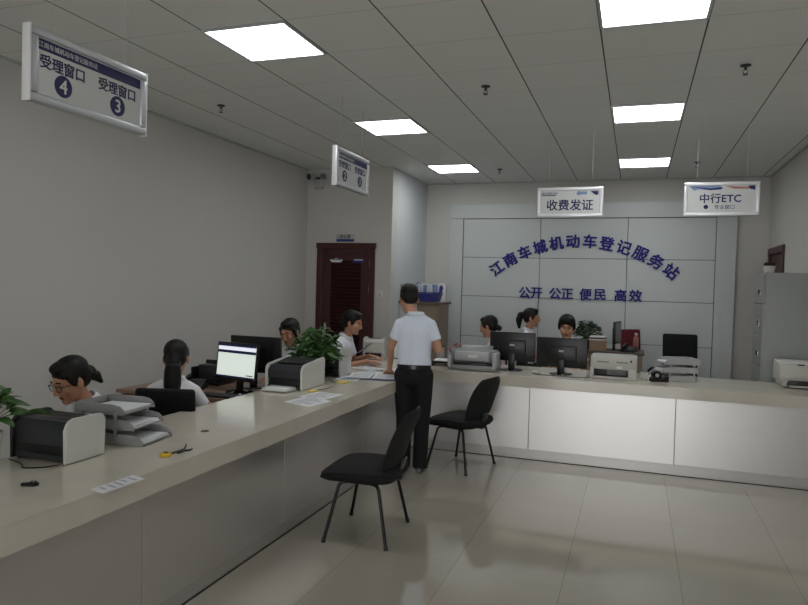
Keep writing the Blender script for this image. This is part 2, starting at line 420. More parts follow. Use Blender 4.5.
# ------------------------------------------------------------------ hanging signs
def hang_wires(parent, pts, z0):
    for p in pts: MB().cyl((p[0], p[1], z0), (p[0], p[1], CEIL-parent.location.z), .0018, seg=6).build('wire', m_lgrey, parent)
def window_sign(y0, y1, zb, zt, x, nums, label, tilt=0.):
    L_ = y1-y0; H_ = zt-zb
    t = thing('hanging_sign', label, 'sign', (x, (y0+y1)/2, (zb+zt)/2), 0, 'hanging counter window signs')
    f = MB(); th = .05; w_ = .038
    f.box((0, 0, H_/2-w_/2), (th, L_, w_), .01); f.box((0, 0, -H_/2+w_/2), (th, L_, w_), .01)
    for s in (-1, 1): f.box((0, s*(L_/2-w_/2), 0), (th, w_, H_-2*w_), .01)
    f.build('frame', m_alu, t)
    for s in (-1, 1): MB().box((0, s*(L_/2+.003), 0), (th*.9, .008, H_+.006), .003).build('end_cap', m_alu_daylit, t)
    MB().box((0, 0, 0), (.026, L_-2*w_+.004, H_-2*w_+.004)).build('face', m_tape, t, smooth=False)
    iw, ih = L_-2*w_, H_-2*w_
    fx = .0138
    MB().box((fx, 0, ih/2-.028), (.0015, iw, .046)).build('header_band', m_bluep, t, smooth=False)
    text_obj('header_text', '江南车城机动车登记服务站', .027, TF_X(fx+.0012, -iw*.23, ih/2-.028), m_tape, t)
    for s, nme in zip((-1.12, 1), nums):
        text_obj('sign_text', '受理窗口', .062, TF_X(fx, s*iw*.25, ih/2-.095), m_bluep, t, bold=.0012)
        MB().cyl((fx-.001, s*iw*.25, -ih/2+.062), (fx+.0012, s*iw*.25, -ih/2+.062), .047, seg=32).build('number_disc', m_bluep, t, smooth=False)
        text_obj('number', nme, .085, TF_X(fx+.0022, s*iw*.25, -ih/2+.062), m_tape, t, bold=.0012)
    hang_wires(t, [(0, -L_*.33), (0, L_*.33)], H_/2)
    return t
window_sign(2.11, 2.795, 2.40, 2.712, -2.4, ('4', '3'), 'aluminium framed hanging sign for counter windows 4 and 3, upper left')
window_sign(5.08, 5.78, 2.495, 2.82, -2.4, ('2', '1'), 'aluminium framed hanging sign for counter windows 2 and 1, over the left counter')

def front_sign(x0, x1, zb, zt, y, label, kind):
    L_ = x1-x0; H_ = zt-zb
    t = thing('hanging_sign', label, 'sign', ((x0+x1)/2, y, (zb+zt)/2), 0, 'hanging service signs over the right counter')
    f = MB(); w_ = .03
    f.box((0, 0, H_/2-w_/2), (L_, .045, w_), .008); f.box((0, 0, -H_/2+w_/2), (L_, .045, w_), .008)
    for s in (-1, 1): f.box((s*(L_/2-w_/2), 0, 0), (w_, .045, H_-2*w_), .008)
    f.build('frame', m_alu_daylit, t)
    MB().box((0, 0, 0), (L_-2*w_+.004, .024, H_-2*w_+.004)).build('face', m_tape, t, smooth=False)
    iw, ih = L_-2*w_, H_-2*w_; fy = -.0128
    if kind == 0:
        text_obj('header_text', '江南车城机动车', .026, TF_Y(-iw*.36, fy, ih/2-.03), m_bluep, t)
        MB().box((-iw*.36, fy, ih/2-.05), (.14, .001, .008)).build('header_line', m_bluep, t, smooth=False)
        MB().cyl((iw*.15, fy+.001, ih/2-.032), (iw*.15, fy-.001, ih/2-.032), .022).build('round_emblem', m_bluepap, t, smooth=False)
        MB().box((iw*.235, fy, ih/2-.03), (.06, .001, .028)).build('emblem_text_block', m_bluepap, t, smooth=False)
        q = MB(); q.prism([(iw*.34, ih/2-.012), (iw*.47, ih/2-.012), (iw*.47, ih/2-.05), (iw*.42, ih/2-.05)], 1, fy-.001, fy+.001); q.build('corner_swoosh', m_bluep, t, smooth=False)
        text_obj('sign_text', '收费发证', .115, TF_Y(0, fy, -.03), m_bluep, t, bold=.0022)
    else:
        q = MB(); q.prism([(-iw/2+.01, ih/2-.006), (-.02, ih/2-.006), (.02, ih/2-.03), (-.1, ih/2-.045), (-.2, ih/2-.035), (-iw/2+.06, ih/2-.05)], 1, fy-.001, fy+.001); q.build('blue_swoosh', m_bluepap, t, smooth=False)
        q = MB(); q.prism([(-iw/2+.03, ih/2-.01), (-.1, ih/2-.03), (.0, ih/2-.02), (.0, ih/2-.04), (-.1, ih/2-.046)], 1, fy-.002, fy); q.build('navy_swoosh', m_bluep, t, smooth=False)
        q = MB(); q.prism([(.03, ih/2-.01), (iw/2-.06, ih/2-.02), (iw/2-.02, ih/2-.04), (.1, ih/2-.035)], 1, fy-.001, fy+.001); q.build('pink_swoosh', m_pinkp, t, smooth=False)
        q = MB(); q.prism([(iw/2-.07, ih/2-.012), (iw/2-.012, ih/2-.008), (iw/2-.012, ih/2-.05), (iw/2-.05, ih/2-.04)], 1, fy-.002, fy); q.build('navy_corner', m_bluep, t, smooth=False)
        text_obj('sign_text', '中行ETC', .095, TF_Y(-.01, fy, .005), m_bluep, t, bold=.0018)
        MB().cyl((-.13, fy+.001, -.075), (-.13, fy-.001, -.075), .02).build('round_emblem', m_bluep, t, smooth=False)
        text_obj('small_text', '专业窗口', .045, TF_Y(.03, fy, -.077), m_bluep, t)
    hang_wires(t, [(-L_*.33, 0), (L_*.33, 0)], H_/2)
front_sign(-.978, -.338, 2.406, 2.70, 6.9, 'daylight-whitened aluminium framed hanging sign left over the right counter, blue characters', 0)
front_sign(.40, 1.045, 2.406, 2.72, 6.9, 'daylight-whitened aluminium framed hanging sign with ETC lettering, rightmost', 1)

# ------------------------------------------------------------------ counter
SZ0, SZ = .715, .82
CX0, CX1, CY0, CY1 = -2.76, -2.0, 6.5, 7.4
ct = MB(); ct.prism([(CX0, .55), (CX1, .55), (CX1, CY0), (XR-.003, CY0), (XR-.003, CY1), (-3.0, CY1), (-3.0, 6.95), (CX0, 6.95)], 2, SZ0, SZ)
es = [e for e in ct.bm.edges if abs(e.verts[0].co.z-e.verts[1].co.z) < 1e-6]
bmesh.ops.bevel(ct.bm, geom=es, offset=.004, segments=2, affect='EDGES')
ct.build('countertop', m_slab, smooth=False, label='cream polished stone L-shaped countertop running along both service counters', cat='countertop')
def base(name, label, parts):
    t = thing(name, label, 'counter base', (0, 0, 0)); return t
PL, PY = -2.15, 6.57
t = base('counter_base', 'grey metal-panelled base under the left arm of the counter', 0)
MB().box2((CX0+.16, .6, 0), (PL-.02, 6.56, SZ0)).build('carcass', m_lgrey, t, smooth=False)
ys = [.6, 1.21, 2.55, 3.89, 5.23, 6.565]
for a, b in zip(ys, ys[1:]): MB().box2((PL-.018, a+.0025, .085), (PL, b-.0025, SZ0), .001).build('front_panel', m_panel, t, smooth=False)
MB().box2((PL-.02, .6, .004), (PL-.004, PY, .083)).build('kick_strip', m_kick, t, smooth=False)
MB().box2((PL-.02, .6, 0), (PL+.004, PY, .005)).build('floor_joint', m_dark, t, smooth=False)
t = base('counter_base', 'bright satin metal-panelled base under the right arm of the counter', 0)
MB().box2((PL-.02, PY+.02, 0), (XR-.004, CY1-.08, SZ0)).build('carcass', m_lgrey, t, smooth=False)
xs2 = [PL+.002, -.947, .38, XR-.004]
for a, b in zip(xs2, xs2[1:]): MB().box2((a+.0025, PY, .1), (b-.0025, PY+.018, SZ0), .001).build('front_panel', m_panel, t, smooth=False)
MB().box2((PL+.002, PY+.004, .004), (XR-.004, PY+.02, .098)).build('kick_strip', m_kick, t, smooth=False)
MB().box2((PL+.002, PY-.004, 0), (XR-.004, PY+.02, .005)).build('floor_joint', m_dark, t, smooth=False)

# ------------------------------------------------------------------ visitor chairs
def make_visitor_chair(label):
    """faces +Y; origin on the floor under the seat"""
    t = thing('visitor_chair', label, 'chair', (0, 0, 0), 0, 'black visitor chairs at the counter')
    s = MB(); rs = []
    # seat cushion: rounded superellipse loft
    seg = 40
    def ring(z, hx, hy, e=.42, cy=0., dz=0.):
        out = []
        for k in range(seg):
            a = 2*PI*k/seg; c, s_ = math.cos(a), math.sin(a)
            x = hx*math.copysign(abs(c)**e, c); y = hy*math.copysign(abs(s_)**e, s_)
            if y > 0: x *= 1+.05*y/hy
            out.append((x, y+cy, z+dz*max(0, (y/hy))**2))
        return out
    def loft(mb, R_):
        L_ = [[mb.bm.verts.new(p) for p in r] for r in R_]
        for a, b in zip(L_, L_[1:]):
            for k in range(seg): mb.bm.faces.new((a[k], a[(k+1) % seg], b[(k+1) % seg], b[k]))
        mb.bm.faces.new(list(reversed(L_[0]))); mb.bm.faces.new(L_[-1])
    loft(s, [ring(.395, .20, .19), ring(.402, .245, .24, cy=.02, dz=-.01), ring(.432, .268, .262, cy=.022, dz=-.03), ring(.464, .260, .252, cy=.022, dz=-.03), ring(.480, .22, .215, cy=.02, dz=-.02), ring(.485, .13, .12, cy=.01)])
    s.build('seat', m_fab, t)
    # backrest: curved padded shield leaning back
    b = MB(); nu, nv = 14, 14
    th = math.radians(19)
    def bp(u, v, off):   # u -1..1 across, v 0..1 up
        e = (1-abs(2*v-1)**3.2); wdt = .252*(.78+.22*e) if v < .5 else .252*(.64+.36*e)
        x = u*wdt; z = .455+.415*v-.02*u*u*(v > .5)
        y = -.195-math.tan(th)*(z-.46)+.045*(u*u)-.012*math.sin(v*PI)*-1
        rim = (1-abs(u)**5)*(1-abs(2*v-1)**7)
        return V((x, y+off*rim, z))
    F = [[b.bm.verts.new(bp(-1+2*i/nu, j/nv, .026)) for i in range(nu+1)] for j in range(nv+1)]
    B = [[b.bm.verts.new(bp(-1+2*i/nu, j/nv, -.018)+V((0, -.004, 0))) for i in range(nu+1)] for j in range(nv+1)]
    for j in range(nv):
        for i in range(nu):
            b.bm.faces.new((F[j][i], F[j][i+1], F[j+1][i+1], F[j+1][i])); b.bm.faces.new((B[j][i+1], B[j][i], B[j+1][i], B[j+1][i+1]))
    for j in range(nv):
        b.bm.faces.new((F[j][0], F[j+1][0], B[j+1][0], B[j][0])); b.bm.faces.new((F[j+1][nu], F[j][nu], B[j][nu], B[j+1][nu]))
    for i in range(nu):
        b.bm.faces.new((F[0][i+1], F[0][i], B[0][i], B[0][i+1])); b.bm.faces.new((F[nv][i], F[nv][i+1], B[nv][i+1], B[nv][i]))
    b.build('backrest', m_mesh, t)
    # plastic back bracket
    k = MB(); k.box((0, -.228, .46), (.10, .014, .14), .005, rot=M.Rotation(math.radians(19), 3, 'X')); k.box((0, -.17, .392), (.10, .14, .012), .004); k.build('back_bracket', m_black, t)
    # tube frame below the seat: two side hoops joined by cross tubes
    f = MB(); f.tube([(-.185, .10, .385), (.185, .10, .385)], .010); f.tube([(-.185, -.10, .385), (.185, -.10, .385)], .010)
    for sx in (-1, 1): f.tube([(sx*.212, -.135, .362), (sx*.205, -.118, .384), (sx*.20, -.08, .392), (sx*.20, .08, .392), (sx*.205, .118, .384), (sx*.212, .135, .362)], .0115, 10)
    f.build('seat_frame', m_bmet, t)
    for sx in (-1, 1):
        for sy in (-1, 1):
            g = MB(); g.tube([(sx*.212, sy*.135, .364), (sx*.267, sy*.208, .02)], .0115, 10); lg = g.build('leg', m_bmet, t)
            MB().cyl((sx*.267, sy*.208, .026), (sx*.270, sy*.212, 0), .0145).build('foot_cap', m_black, lg)
    return t
c1 = make_visitor_chair('black padded visitor chair standing nearest the viewer by the left counter')
c1.location = (-1.664, 4.178, 0); c1.rotation_euler = (0, 0, math.radians(90+4))
c2 = copy_tree(c1); c2.location = (-1.495, 6.07, 0); c2.rotation_euler = (0, 0, math.radians(90-16))
c2['label'] = 'black padded visitor chair farther off, standing in front of the right counter beside the man'

# ------------------------------------------------------------------ people
def head_parts(root, mbody, C_, Rm, S, hair, eyes=True):
    """adds the head to the body bmesh; hair, eyes, mouth as children of root. C_ head centre, Rm 3x3 rotation."""
    def T(p): return C_+Rm @ (V(p)*S)
    def E(mb, p, r, rr=None): mb.ell(T(p), [x*S for x in r], Rm if rr is None else Rm @ rr, seg=22, rings=16)
    b = mbody
    E(b, (0, -.012, .038), (.074, .092, .082)); E(b, (0, .022, -.03), (.060, .064, .080))
    E(b, (0, .058, -.092), (.030, .028, .022)); E(b, (0, .03, -.075), (.048, .05, .035))
    for s in (-1, 1):
        E(b, (s*.034, .056, -.022), (.027, .028, .030)); E(b, (s*.077, -.005, -.008), (.009, .019, .031), M.Rotation(s*.25, 3, 'Z'))
        b.ell(T((s*.011, .094, -.034)), [.009*S]*3)
    b.chain([T((-.034, .076, .026)), T((0, .083, .024)), T((.034, .076, .026))], [.010*S, .011*S, .010*S])
    b.chain([T((0, .084, .018)), T((0, .098, -.012)), T((0, .101, -.03))], [.008*S, .009*S, .012*S])
    # hair
    h = MB()
    def H(p, r, rr=None): E(h, p, r, rr)
    if hair == 'short':
        H((0, -.02, .056), (.078, .094, .078)); H((0, -.045, .01), (.072, .062, .068)); H((0, .045, .092), (.058, .05, .034))
        for s in (-1, 1): H((s*.066, -.008, .022), (.014, .03, .035))
    elif hair == 'mop':
        H((0, -.018, .052), (.084, .098, .084)); H((0, -.045, .0), (.078, .06, .075)); H((0, .028, .080), (.073, .066, .044)); H((-.030, .070, .062), (.030, .020, .024))
        for s in (-1, 1): H((s*.074, .0, .02), (.014, .034, .045))
    else:
        H((0, -.02, .05), (.081, .098, .082)); H((0, -.05, .005), (.076, .06, .075)); H((0, .022, .093), (.060, .058, .032))
        for s in (-1, 1): H((s*.070, .012, .03), (.014, .034, .05)); 
        if hair == 'bun': H((0, -.11, -.01), (.042, .036, .042)); h.chain([T((0, -.11, -.02)), T((.01, -.14, -.05)), T((.015, -.16, -.10))], [.034*S, .03*S, .012*S])
        if hair == 'pony': h.chain([T((0, -.085, .0)), T((0, -.105, -.03)), T((0, -.112, -.09)), T((0, -.11, -.18)), T((.0, -.105, -.27))], [.05*S, .046*S, .056*S, .056*S, .03*S])
        if hair == 'ponyhigh': h.chain([T((0, -.10, .045)), T((0, -.145, .03)), T((0, -.16, -.04)), T((0, -.15, -.13))], [.03*S, .038*S, .042*S, .02*S])
        if hair == 'lowbun': H((0, -.115, -.04), (.036, .032, .034))
        if hair == 'tied': H((0, -.10, -.03), (.035, .03, .05)); h.chain([T((.074, .035, .05)), T((.08, .02, -.02)), T((.07, .0, -.08))], [.012*S, .014*S, .008*S]); h.chain([T((-.074, .035, .05)), T((-.08, .02, -.02)), T((-.07, .0, -.08))], [.012*S, .014*S, .008*S])
    remesh('hair', h, .006, m_hair, root, 2)
    if hair == 'pony':
        tb = MB(); tb.rings([(T((0, -.115, -.035)), Rm @ V((1, 0, 0)), Rm @ V((0, 1, 0)), .051*S, .051*S), (T((0, -.108, -.05)), Rm @ V((1, 0, 0)), Rm @ V((0, 1, 0)), .051*S, .051*S)]); tb.build('hair_tie', m_dgrey, root)
    if eyes:
        for s in (-1, 1):
            e = MB(); e.ell(T((s*.031, .0765, .008)), [.0125*S, .008*S, .0052*S], Rm); eo = e.build('eye', m_eyew, root)
            MB().ell(T((s*.031, .0825, .0078)), [.0062*S, .0035*S, .0053*S], Rm).build('iris', m_iris, eo)
            br = MB(); br.chain([T((s*.016, .0885, .03)), T((s*.032, .086, .034)), T((s*.048, .076, .028))], [.0032*S, .004*S, .0025*S], 8); br.build('eyebrow', m_hair, root)
        l = MB(); l.ell(T((0, .083, -.062)), [.022*S, .007*S, .0045*S], Rm); l.ell(T((0, .081, -.070)), [.018*S, .007*S, .005*S], Rm); l.build('lips', m_lip, root)
    return T

def hand(b, W, d, n, S, side, curl=.35, grip=False):
    """W wrist, d finger direction, n palm normal (towards what the palm faces); side +1: thumb on cross(d,n) side"""
    d = V(d).normalized(); n = V(n); n = (n-d*n.dot(d)).normalized(); x = d.cross(n).normalized()*side
    Rm = M((x, d, n)).transposed()
    b.rings([(W-d*.01*S, x, n, .025*S, .018*S), (W+d*.03*S, x, n, .034*S, .015*S), (W+d*.065*S, x, n, .039*S, .0135*S), (W+d*.09*S, x, n, .038*S, .011*S)], 16)
    ln = [.066, .074, .070, .055]
    for k in range(4):
        o = (k-1.5)*-.0205
        sp = d+x*(o*2.6); sp.normalize()
        p = [W+d*.082*S+x*o*S*.98]; a = curl*.5; q = ln[k]*S
        for j, fr in enumerate((.42, .32, .26)):
            dd = (sp*math.cos(a)+n*math.sin(a)).normalized(); p.append(p[-1]+dd*q*fr); a += curl
        b.chain(p, [.0092*S, .0088*S, .0080*S, .0068*S], 10)
    tb = [W+d*.022*S+x*.026*S, W+d*.05*S+x*.047*S+n*.008*S, W+d*.078*S+x*.056*S+n*.018*S, W+d*.10*S+x*.055*S+n*.024*S]
    b.chain(tb, [.015*S, .0115*S, .0098*S, .0078*S], 10)

def person(label, loc, rz, S=1., lean=.1, hpitch=.1, hyaw=0., hair='pony', shirt=None, skin=None, arms=None, standing=False, glasses=False, eyes=True, hs=1., female=True, sleeve=.62, collar=True, crouch=0., hoff=0.):
    """local frame: faces +Y, origin on the floor; arms = {side: (elbow, wrist, finger dir, palm normal, curl)}"""
    shirt = shirt or m_shirt; skin = skin or m_skin
    t = thing('person', label, 'person', loc, rz)
    hz = (.95 if standing else .59-crouch); k = .92 if female else .9
    u = V((0, math.sin(lean), math.cos(lean))); f = V((0, math.cos(lean), -math.sin(lean))); X = V((1, 0, 0))
    O = V((0, 0, hz))
    def A(dist, fx=0., ff=0.): return (O+u*dist+X*fx+f*ff)*S
    # --- body (skin): core, neck, head, arms, hands, legs in one surface
    b = MB()
    core = [(-.06, .13, .085), (.05, .135*k, .088), (.16, .115*k, .078), (.30, .135*k, .092), (.40, .145*k, .085), (.455, .10*k, .062), (.49, .055, .052)]
    b.rings([(A(d_), X, f, rx*S, ry*S) for d_, rx, ry in core])
    Rh = (M.Rotation(hyaw, 3, 'Z') @ M.Rotation(-hpitch-lean*.6, 3, 'X'))
    nb = A(.47, 0, -.01); hd = O+u*.518+V((hoff, .01, 0)); hc = (hd+Rh @ V((0, .018, .115)))*S
    b.chain([nb, nb*.5+(hd*S)*.5, hd*S, hc+Rh @ V((0, -.02, -.03))*S], [.058*k*S, .052*k*S, .05*k*S, .05*k*S])
    SH = {s: A(.395, s*.160*k, -.005) for s in (-1, 1)}
    if arms is None:
        arms = {s: ((s*.23, .06, hz+.16), (s*.15, .33, hz+.235), (-s*.3, 1, -.1), (0, 0, -1), .25) for s in (-1, 1)}
    AR = {}
    for s in (-1, 1):
        el, wr, fd, pn, cu = arms[s]; el = V(el)*S; wr = V(wr)*S; AR[s] = (el, wr)
        b.chain([SH[s], SH[s].lerp(el, .5), el, el.lerp(wr, .35), wr], [.045*k*S, .044*k*S, .036*k*S, .037*k*S, .025*k*S])
        hand(b, wr, fd, pn, S*(.95 if female else 1.), -s if V(pn).z <= 0 else s, cu)
    if standing: LG = {s: [V((s*.085, 0, .88)), V((s*.082, .03, .50)), V((s*.078, -.01, .09))] for s in (-1, 1)}
    else: LG = {s: [V((s*.095, .02, hz-.02)), V((s*.105, .40, hz-.045)), V((s*.10, .24, .09))] for s in (-1, 1)}
    for s in (-1, 1): b.chain([p*S for p in LG[s]], [.068*S, .048*S, .034*S])
    head_parts(t, b, hc, Rh, S*hs, hair, eyes)
    remesh('body', b, .0042 if S > 0 else .005, skin, t, 2, .4)
    # --- shirt
    c = MB(); ex = .016
    cs = [(-.13 if standing and female is False else -.10, .150, .105), (-.02, .155*(k+.02), .108), (.10, .142*k, .10), (.22, .146*k, .105), (.33, .162*k, .113), (.40, .158*k, .10), (.445, .118*k, .076), (.475, .075, .064), (.495, .06, .055)]
    if not female: cs = [(.012, .146, .106), (.03, .156, .112), (.10, .152, .112), (.22, .158, .116), (.32, .160, .120), (.385, .156, .106), (.43, .12, .084), (.465, .078, .068), (.492, .064, .058)]
    if female and standing is False: cs[0] = (-.04, .148, .106)
    c.rings([(A(d_), X, f, rx*S, ry*S) for d_, rx, ry in cs])
    for s in (-1, 1):
        el, wr = AR[s]; e2 = SH[s].lerp(el, sleeve)
        c.chain([A(.455, s*.045*k, -.008), A(.425, s*.105*k, -.005), SH[s], SH[s].lerp(el, sleeve*.5)], [.046*S, .054*k*S, .056*k*S, .056*k*S])
        ax = (el-SH[s]).normalized(); p = ax.cross(V((0, 1, .3))).normalized(); q = ax.cross(p)
        c.rings([(SH[s].lerp(el, sleeve*.3), p, q, .056*k*S, .056*k*S), (e2, p, q, .060*k*S, .058*k*S)])
    remesh('shirt', c, .008, shirt, t, 3)
    if collar:
        g = MB(); nn = 24
        ring_ = []
        for j in range(2):
            for i in range(nn+1):
                a = PI/2+.22+(2*PI-.44)*i/nn
                rr = (.064+.004*j) ; p = nb+(X*rr*math.cos(a)+f*(rr*.95*math.sin(a)+.006))*S+u*(.004+.036*(1-j)+(-.03*max(0, math.sin(a)) if j == 0 else -.012*max(0, math.sin(a))))*S
                ring_.append(g.bm.verts.new(p))
        for j in range(2):
            for i in range(nn+1):
                a = PI/2+.22+(2*PI-.44)*i/nn; rr = .072+.018*j
                p = nb+(X*rr*math.cos(a)+f*(rr*.95*math.sin(a)+.006))*S+u*(.042-.034*j-.03*max(0, math.sin(a)))*S
                ring_.append(g.bm.verts.new(p))
        N = nn+1
        order = [1, 0, 2, 3]
        for a_, b_ in zip(order, order[1:]):
            for i in range(nn): g.bm.faces.new((ring_[a_*N+i], ring_[a_*N+i+1], ring_[b_*N+i+1], ring_[b_*N+i]))
        co = g.build('collar', shirt, t); sm = co.modifiers.new('s', 'SOLIDIFY'); sm.thickness = .004
    # --- trousers
    tr = MB()
    hips = [(.028, .150, .110), (-.04, .152, .112), (-.11, .150, .11), (-.16, .12, .09)] if standing else [(.0, .150, .108), (-.06, .158, .115), (-.10, .13, .10)]
    tr.rings([(A(d_), X, f, rx*S, ry*S) for d_, rx, ry in hips])
    for s in (-1, 1):
        P_ = [p*S for p in LG[s]]
        tr.chain([P_[0], P_[0].lerp(P_[1], .5), P_[1], P_[1].lerp(P_[2], .4)], [.098*S, .090*S, .076*S, .070*S])
        a, e = P_[1].lerp(P_[2], .3), P_[2]+V((0, 0, -.045))*S
        tr.rings([(a, X, V((0, 1, 0)), .070*S, .072*S), (P_[1].lerp(P_[2], .7), X, V((0, 1, 0)), .068*S, .072*S), (e, X, V((0, 1, 0)), .066*S, .076*S)])
    remesh('trousers', tr, .009, m_trous, t, 3)
    if standing:
        be = MB(); be.rings([(A(-.008), X, f, .158*S, .119*S), (A(.030), X, f, .157*S, .118*S)], 32); be.build('belt', m_shoe, t)
    for s in (-1, 1):
        an = LG[s][2]*S; so = MB()
        so.rings([((an.x, an.y-.075*S, .03*S), X, V((0, 0, 1)), .022*S, .024*S), ((an.x, an.y-.05*S, .045*S), X, V((0, 0, 1)), .034*S, .044*S), ((an.x, an.y+.02*S, .045*S), X, V((0, 0, 1)), .036*S, .044*S), ((an.x, an.y+.09*S, .032*S), X, V((0, 0, 1)), .045*S, .031*S), ((an.x, an.y+.16*S, .024*S), X, V((0, 0, 1)), .036*S, .022*S), ((an.x, an.y+.185*S, .02*S), X, V((0, 0, 1)), .016*S, .012*S)], 20)
        so.build('shoe', m_shoe, t)
    if glasses:
        g = MB(); T = lambda p: hc+Rh @ (V(p)*S*hs)
        for s in (-1, 1):
            pts = []
            for i in range(17):
                a = 2*PI*i/16; cx_, cz_ = math.cos(a), math.sin(a)
                pts.append(T((s*.034+.026*math.copysign(abs(cx_)**.7, cx_), .102-.012*abs(cx_), .004+.017*math.copysign(abs(cz_)**.7, cz_))))
            g.tube(pts, .0024, 6); g.tube([T((s*.059, .094, .008)), T((s*.08, .05, .008)), T((s*.083, -.01, .002))], .0022, 6)
        g.tube([T((-.009, .104, .008)), T((.009, .104, .008))], .0022, 6); g.build('glasses', m_black, t)
    return t

# standing man, seen from behind
man = person('person in a white short-sleeved shirt and black trousers standing with one hand on the counter', (-1.86, 5.70, 0), math.radians(12), S=.985, lean=.07, hpitch=.25, hyaw=.4, hoff=-.055,
    hair='short', shirt=m_shirtb, standing=True, female=False, hs=1.08,
    arms={-1: ((-.225, .05, 1.12), (-.26, .25, .885), (-.1, 1, -.35), (0, -.2, -1), .18), 1: ((.225, .0, 1.12), (.16, .23, 1.13), (-.5, .9, .1), (-1, 0, 0), .5)})
# seated staff
def arms_on(z, reach=.36, w=.14, up=.0):
    return {s: ((s*.235, .10, z+.02), (s*w, reach, z+.045+up), (-s*.25, 1, -.12), (0, 0, -1), .2) for s in (-1, 1)}
person('person with glasses and tied-back hair bent over behind the near printer', (-2.985, 3.28, 0), math.radians(172), S=1.0, lean=.46, hpitch=.14, hyaw=-.12, hair='bun', skin=m_skin, glasses=True, hs=1.06, crouch=.07, arms=arms_on(.64, .42, .1))
person('person seen from behind with a long black ponytail, seated before the lit screen', (-2.98, 3.80, 0), math.radians(22), S=.95, lean=.12, hpitch=.05, hyaw=.12, hair='pony', hs=1.08, crouch=.035, arms=arms_on(.76, .38, .14))
person('person with dark hair looking down behind the dark monitor back and leafy plant', (-3.11, 5.83, 0), math.radians(180), S=.99, lean=.16, hpitch=.22, hyaw=-.1, hair='tied', hs=1.06, arms=arms_on(.74, .34, .12))
person('person in white shirt seated in front of the louvred door, facing right', (-3.05, 6.60, 0), math.radians(-86), S=1.045, lean=.24, hpitch=.08, hyaw=0, hair='lowbun', hs=1.0, female=True, arms={-1: ((-.235, .12, .78), (-.1, .34, .86), (.3, 1, -.1), (0, 0, -1), .3), 1: ((.24, .14, .76), (.12, .38, .83), (-.3, 1, -.05), (0, 0, -1), .3)})
person('person in white blouse with pink reflection facing left behind the grey printer', (-1.50, 7.78, 0), math.radians(84), S=1.0, lean=.14, hpitch=.18, hyaw=0, hair='lowbun', shirt=m_blouse_refl, hs=1.05)
person('person with high ponytail facing right, farthest back against the board', (-1.36, 8.85, 0), math.radians(-88), S=1.055, lean=.08, hpitch=.0, hyaw=0, hair='ponyhigh', hs=.98)
person('person with short black hair facing the viewer behind the right monitor', (-.735, 7.93, 0), math.radians(180), S=1.02, lean=.10, hpitch=.08, hyaw=.05, hair='mop', hs=1.12, female=False)

# ------------------------------------------------------------------ office chairs of the staff
def make_office_chair(label, mat_=None, arms=False, bw=.43, bh=.45, zt=.93, lean=.12, name='office_chair'):
    """faces +Y"""
    mat_ = mat_ or m_fab
    t = thing(name, label, 'chair', (0, 0, 0), 0, 'staff office chairs')
    MB().box((0, .02, .435), (.47, .45, .07), .03, seg=4).build('seat', mat_, t)
    b = MB(); b.box((0, -.235-lean*.18, zt-bh/2), (bw, .05, bh), .024, rot=M.Rotation(lean, 3, 'X'), seg=4); b.build('backrest', mat_, t)
    k = MB(); k.tube([(0, -.05, .40), (0, -.22, .40), (0, -.26, .46), (0, -.262-lean*.05, zt-bh/2)], .016); k.build('back_bracket', m_black, t)
    c = MB(); c.cyl((0, 0, .09), (0, 0, .25), .028); c.cyl((0, 0, .25), (0, 0, .40), .017); c.box((0, 0, .395), (.2, .18, .02), .005); c.build('gas_column', m_black, t)
    for i in range(5):
        a = 2*PI*i/5+.3; p = V((math.cos(a), math.sin(a), 0))
        l = MB(); l.chain([V((0, 0, .10)), p*.16+V((0, 0, .085)), p*.27+V((0, 0, .065))], [.022, .018, .013], 8); lo = l.build('base_leg', m_black, t)
        q = V((-p.y, p.x, 0)); w_ = MB()
        for s in (-1, 1): w_.cyl(p*.27+q*s*.006+V((0, 0, .027)), p*.27+q*s*.022+V((0, 0, .027)), .027)
        w_.build('caster', m_black, lo)
    if arms:
        for s in (-1, 1):
            r = MB(); r.tube([(s*.22, .1, .42), (s*.27, .12, .46), (s*.275, .12, .62), (s*.27, .02, .655), (s*.27, -.14, .65), (s*.25, -.2, .60)], .017); r.build('armrest', m_black, t)
    return t
oc = make_office_chair('black office chair back behind the seated person with the long ponytail', bw=.39, bh=.42, zt=.965)
oc.location = (-2.95, 3.85, 0); oc.rotation_euler = (0, 0, math.radians(18))
lowc = make_office_chair('low black office chair under the person with glasses', bw=.38, bh=.28, zt=.76)
lowc.location = (-2.98, 3.27, 0); lowc.rotation_euler = (0, 0, math.radians(172))
for (x, y, a, lb) in ((-3.11, 5.88, 180, 'black office chair under the person behind the leafy plant'),
                   (-3.07, 6.61, -86, 'black office chair under the person before the louvred door'), (-1.48, 7.79, 84, 'black office chair under the person in the blouse with pink reflection'),
                   (-1.39, 8.85, -88, 'black office chair under the person with the high ponytail'), (-.735, 7.95, 180, 'black office chair under the person facing the viewer')):
    c = copy_tree(oc); c.location = (x, y, 0); c.rotation_euler = (0, 0, math.radians(a)); c['label'] = lb
o = make_office_chair('black high-backed armchair standing empty behind the right counter trays', arms=True, bw=.40, bh=.52, zt=1.17, lean=.14)
o.location = (.56, 8.55, 0); o.rotation_euler = (0, 0, math.radians(186))
o = make_office_chair('dark red office chair back beside the tan cabinet by the back board', m_red, arms=True, bw=.30, bh=.42, zt=1.16, lean=.1)
o.location = (.10, 9.35, 0); o.rotation_euler = (0, 0, math.radians(215))

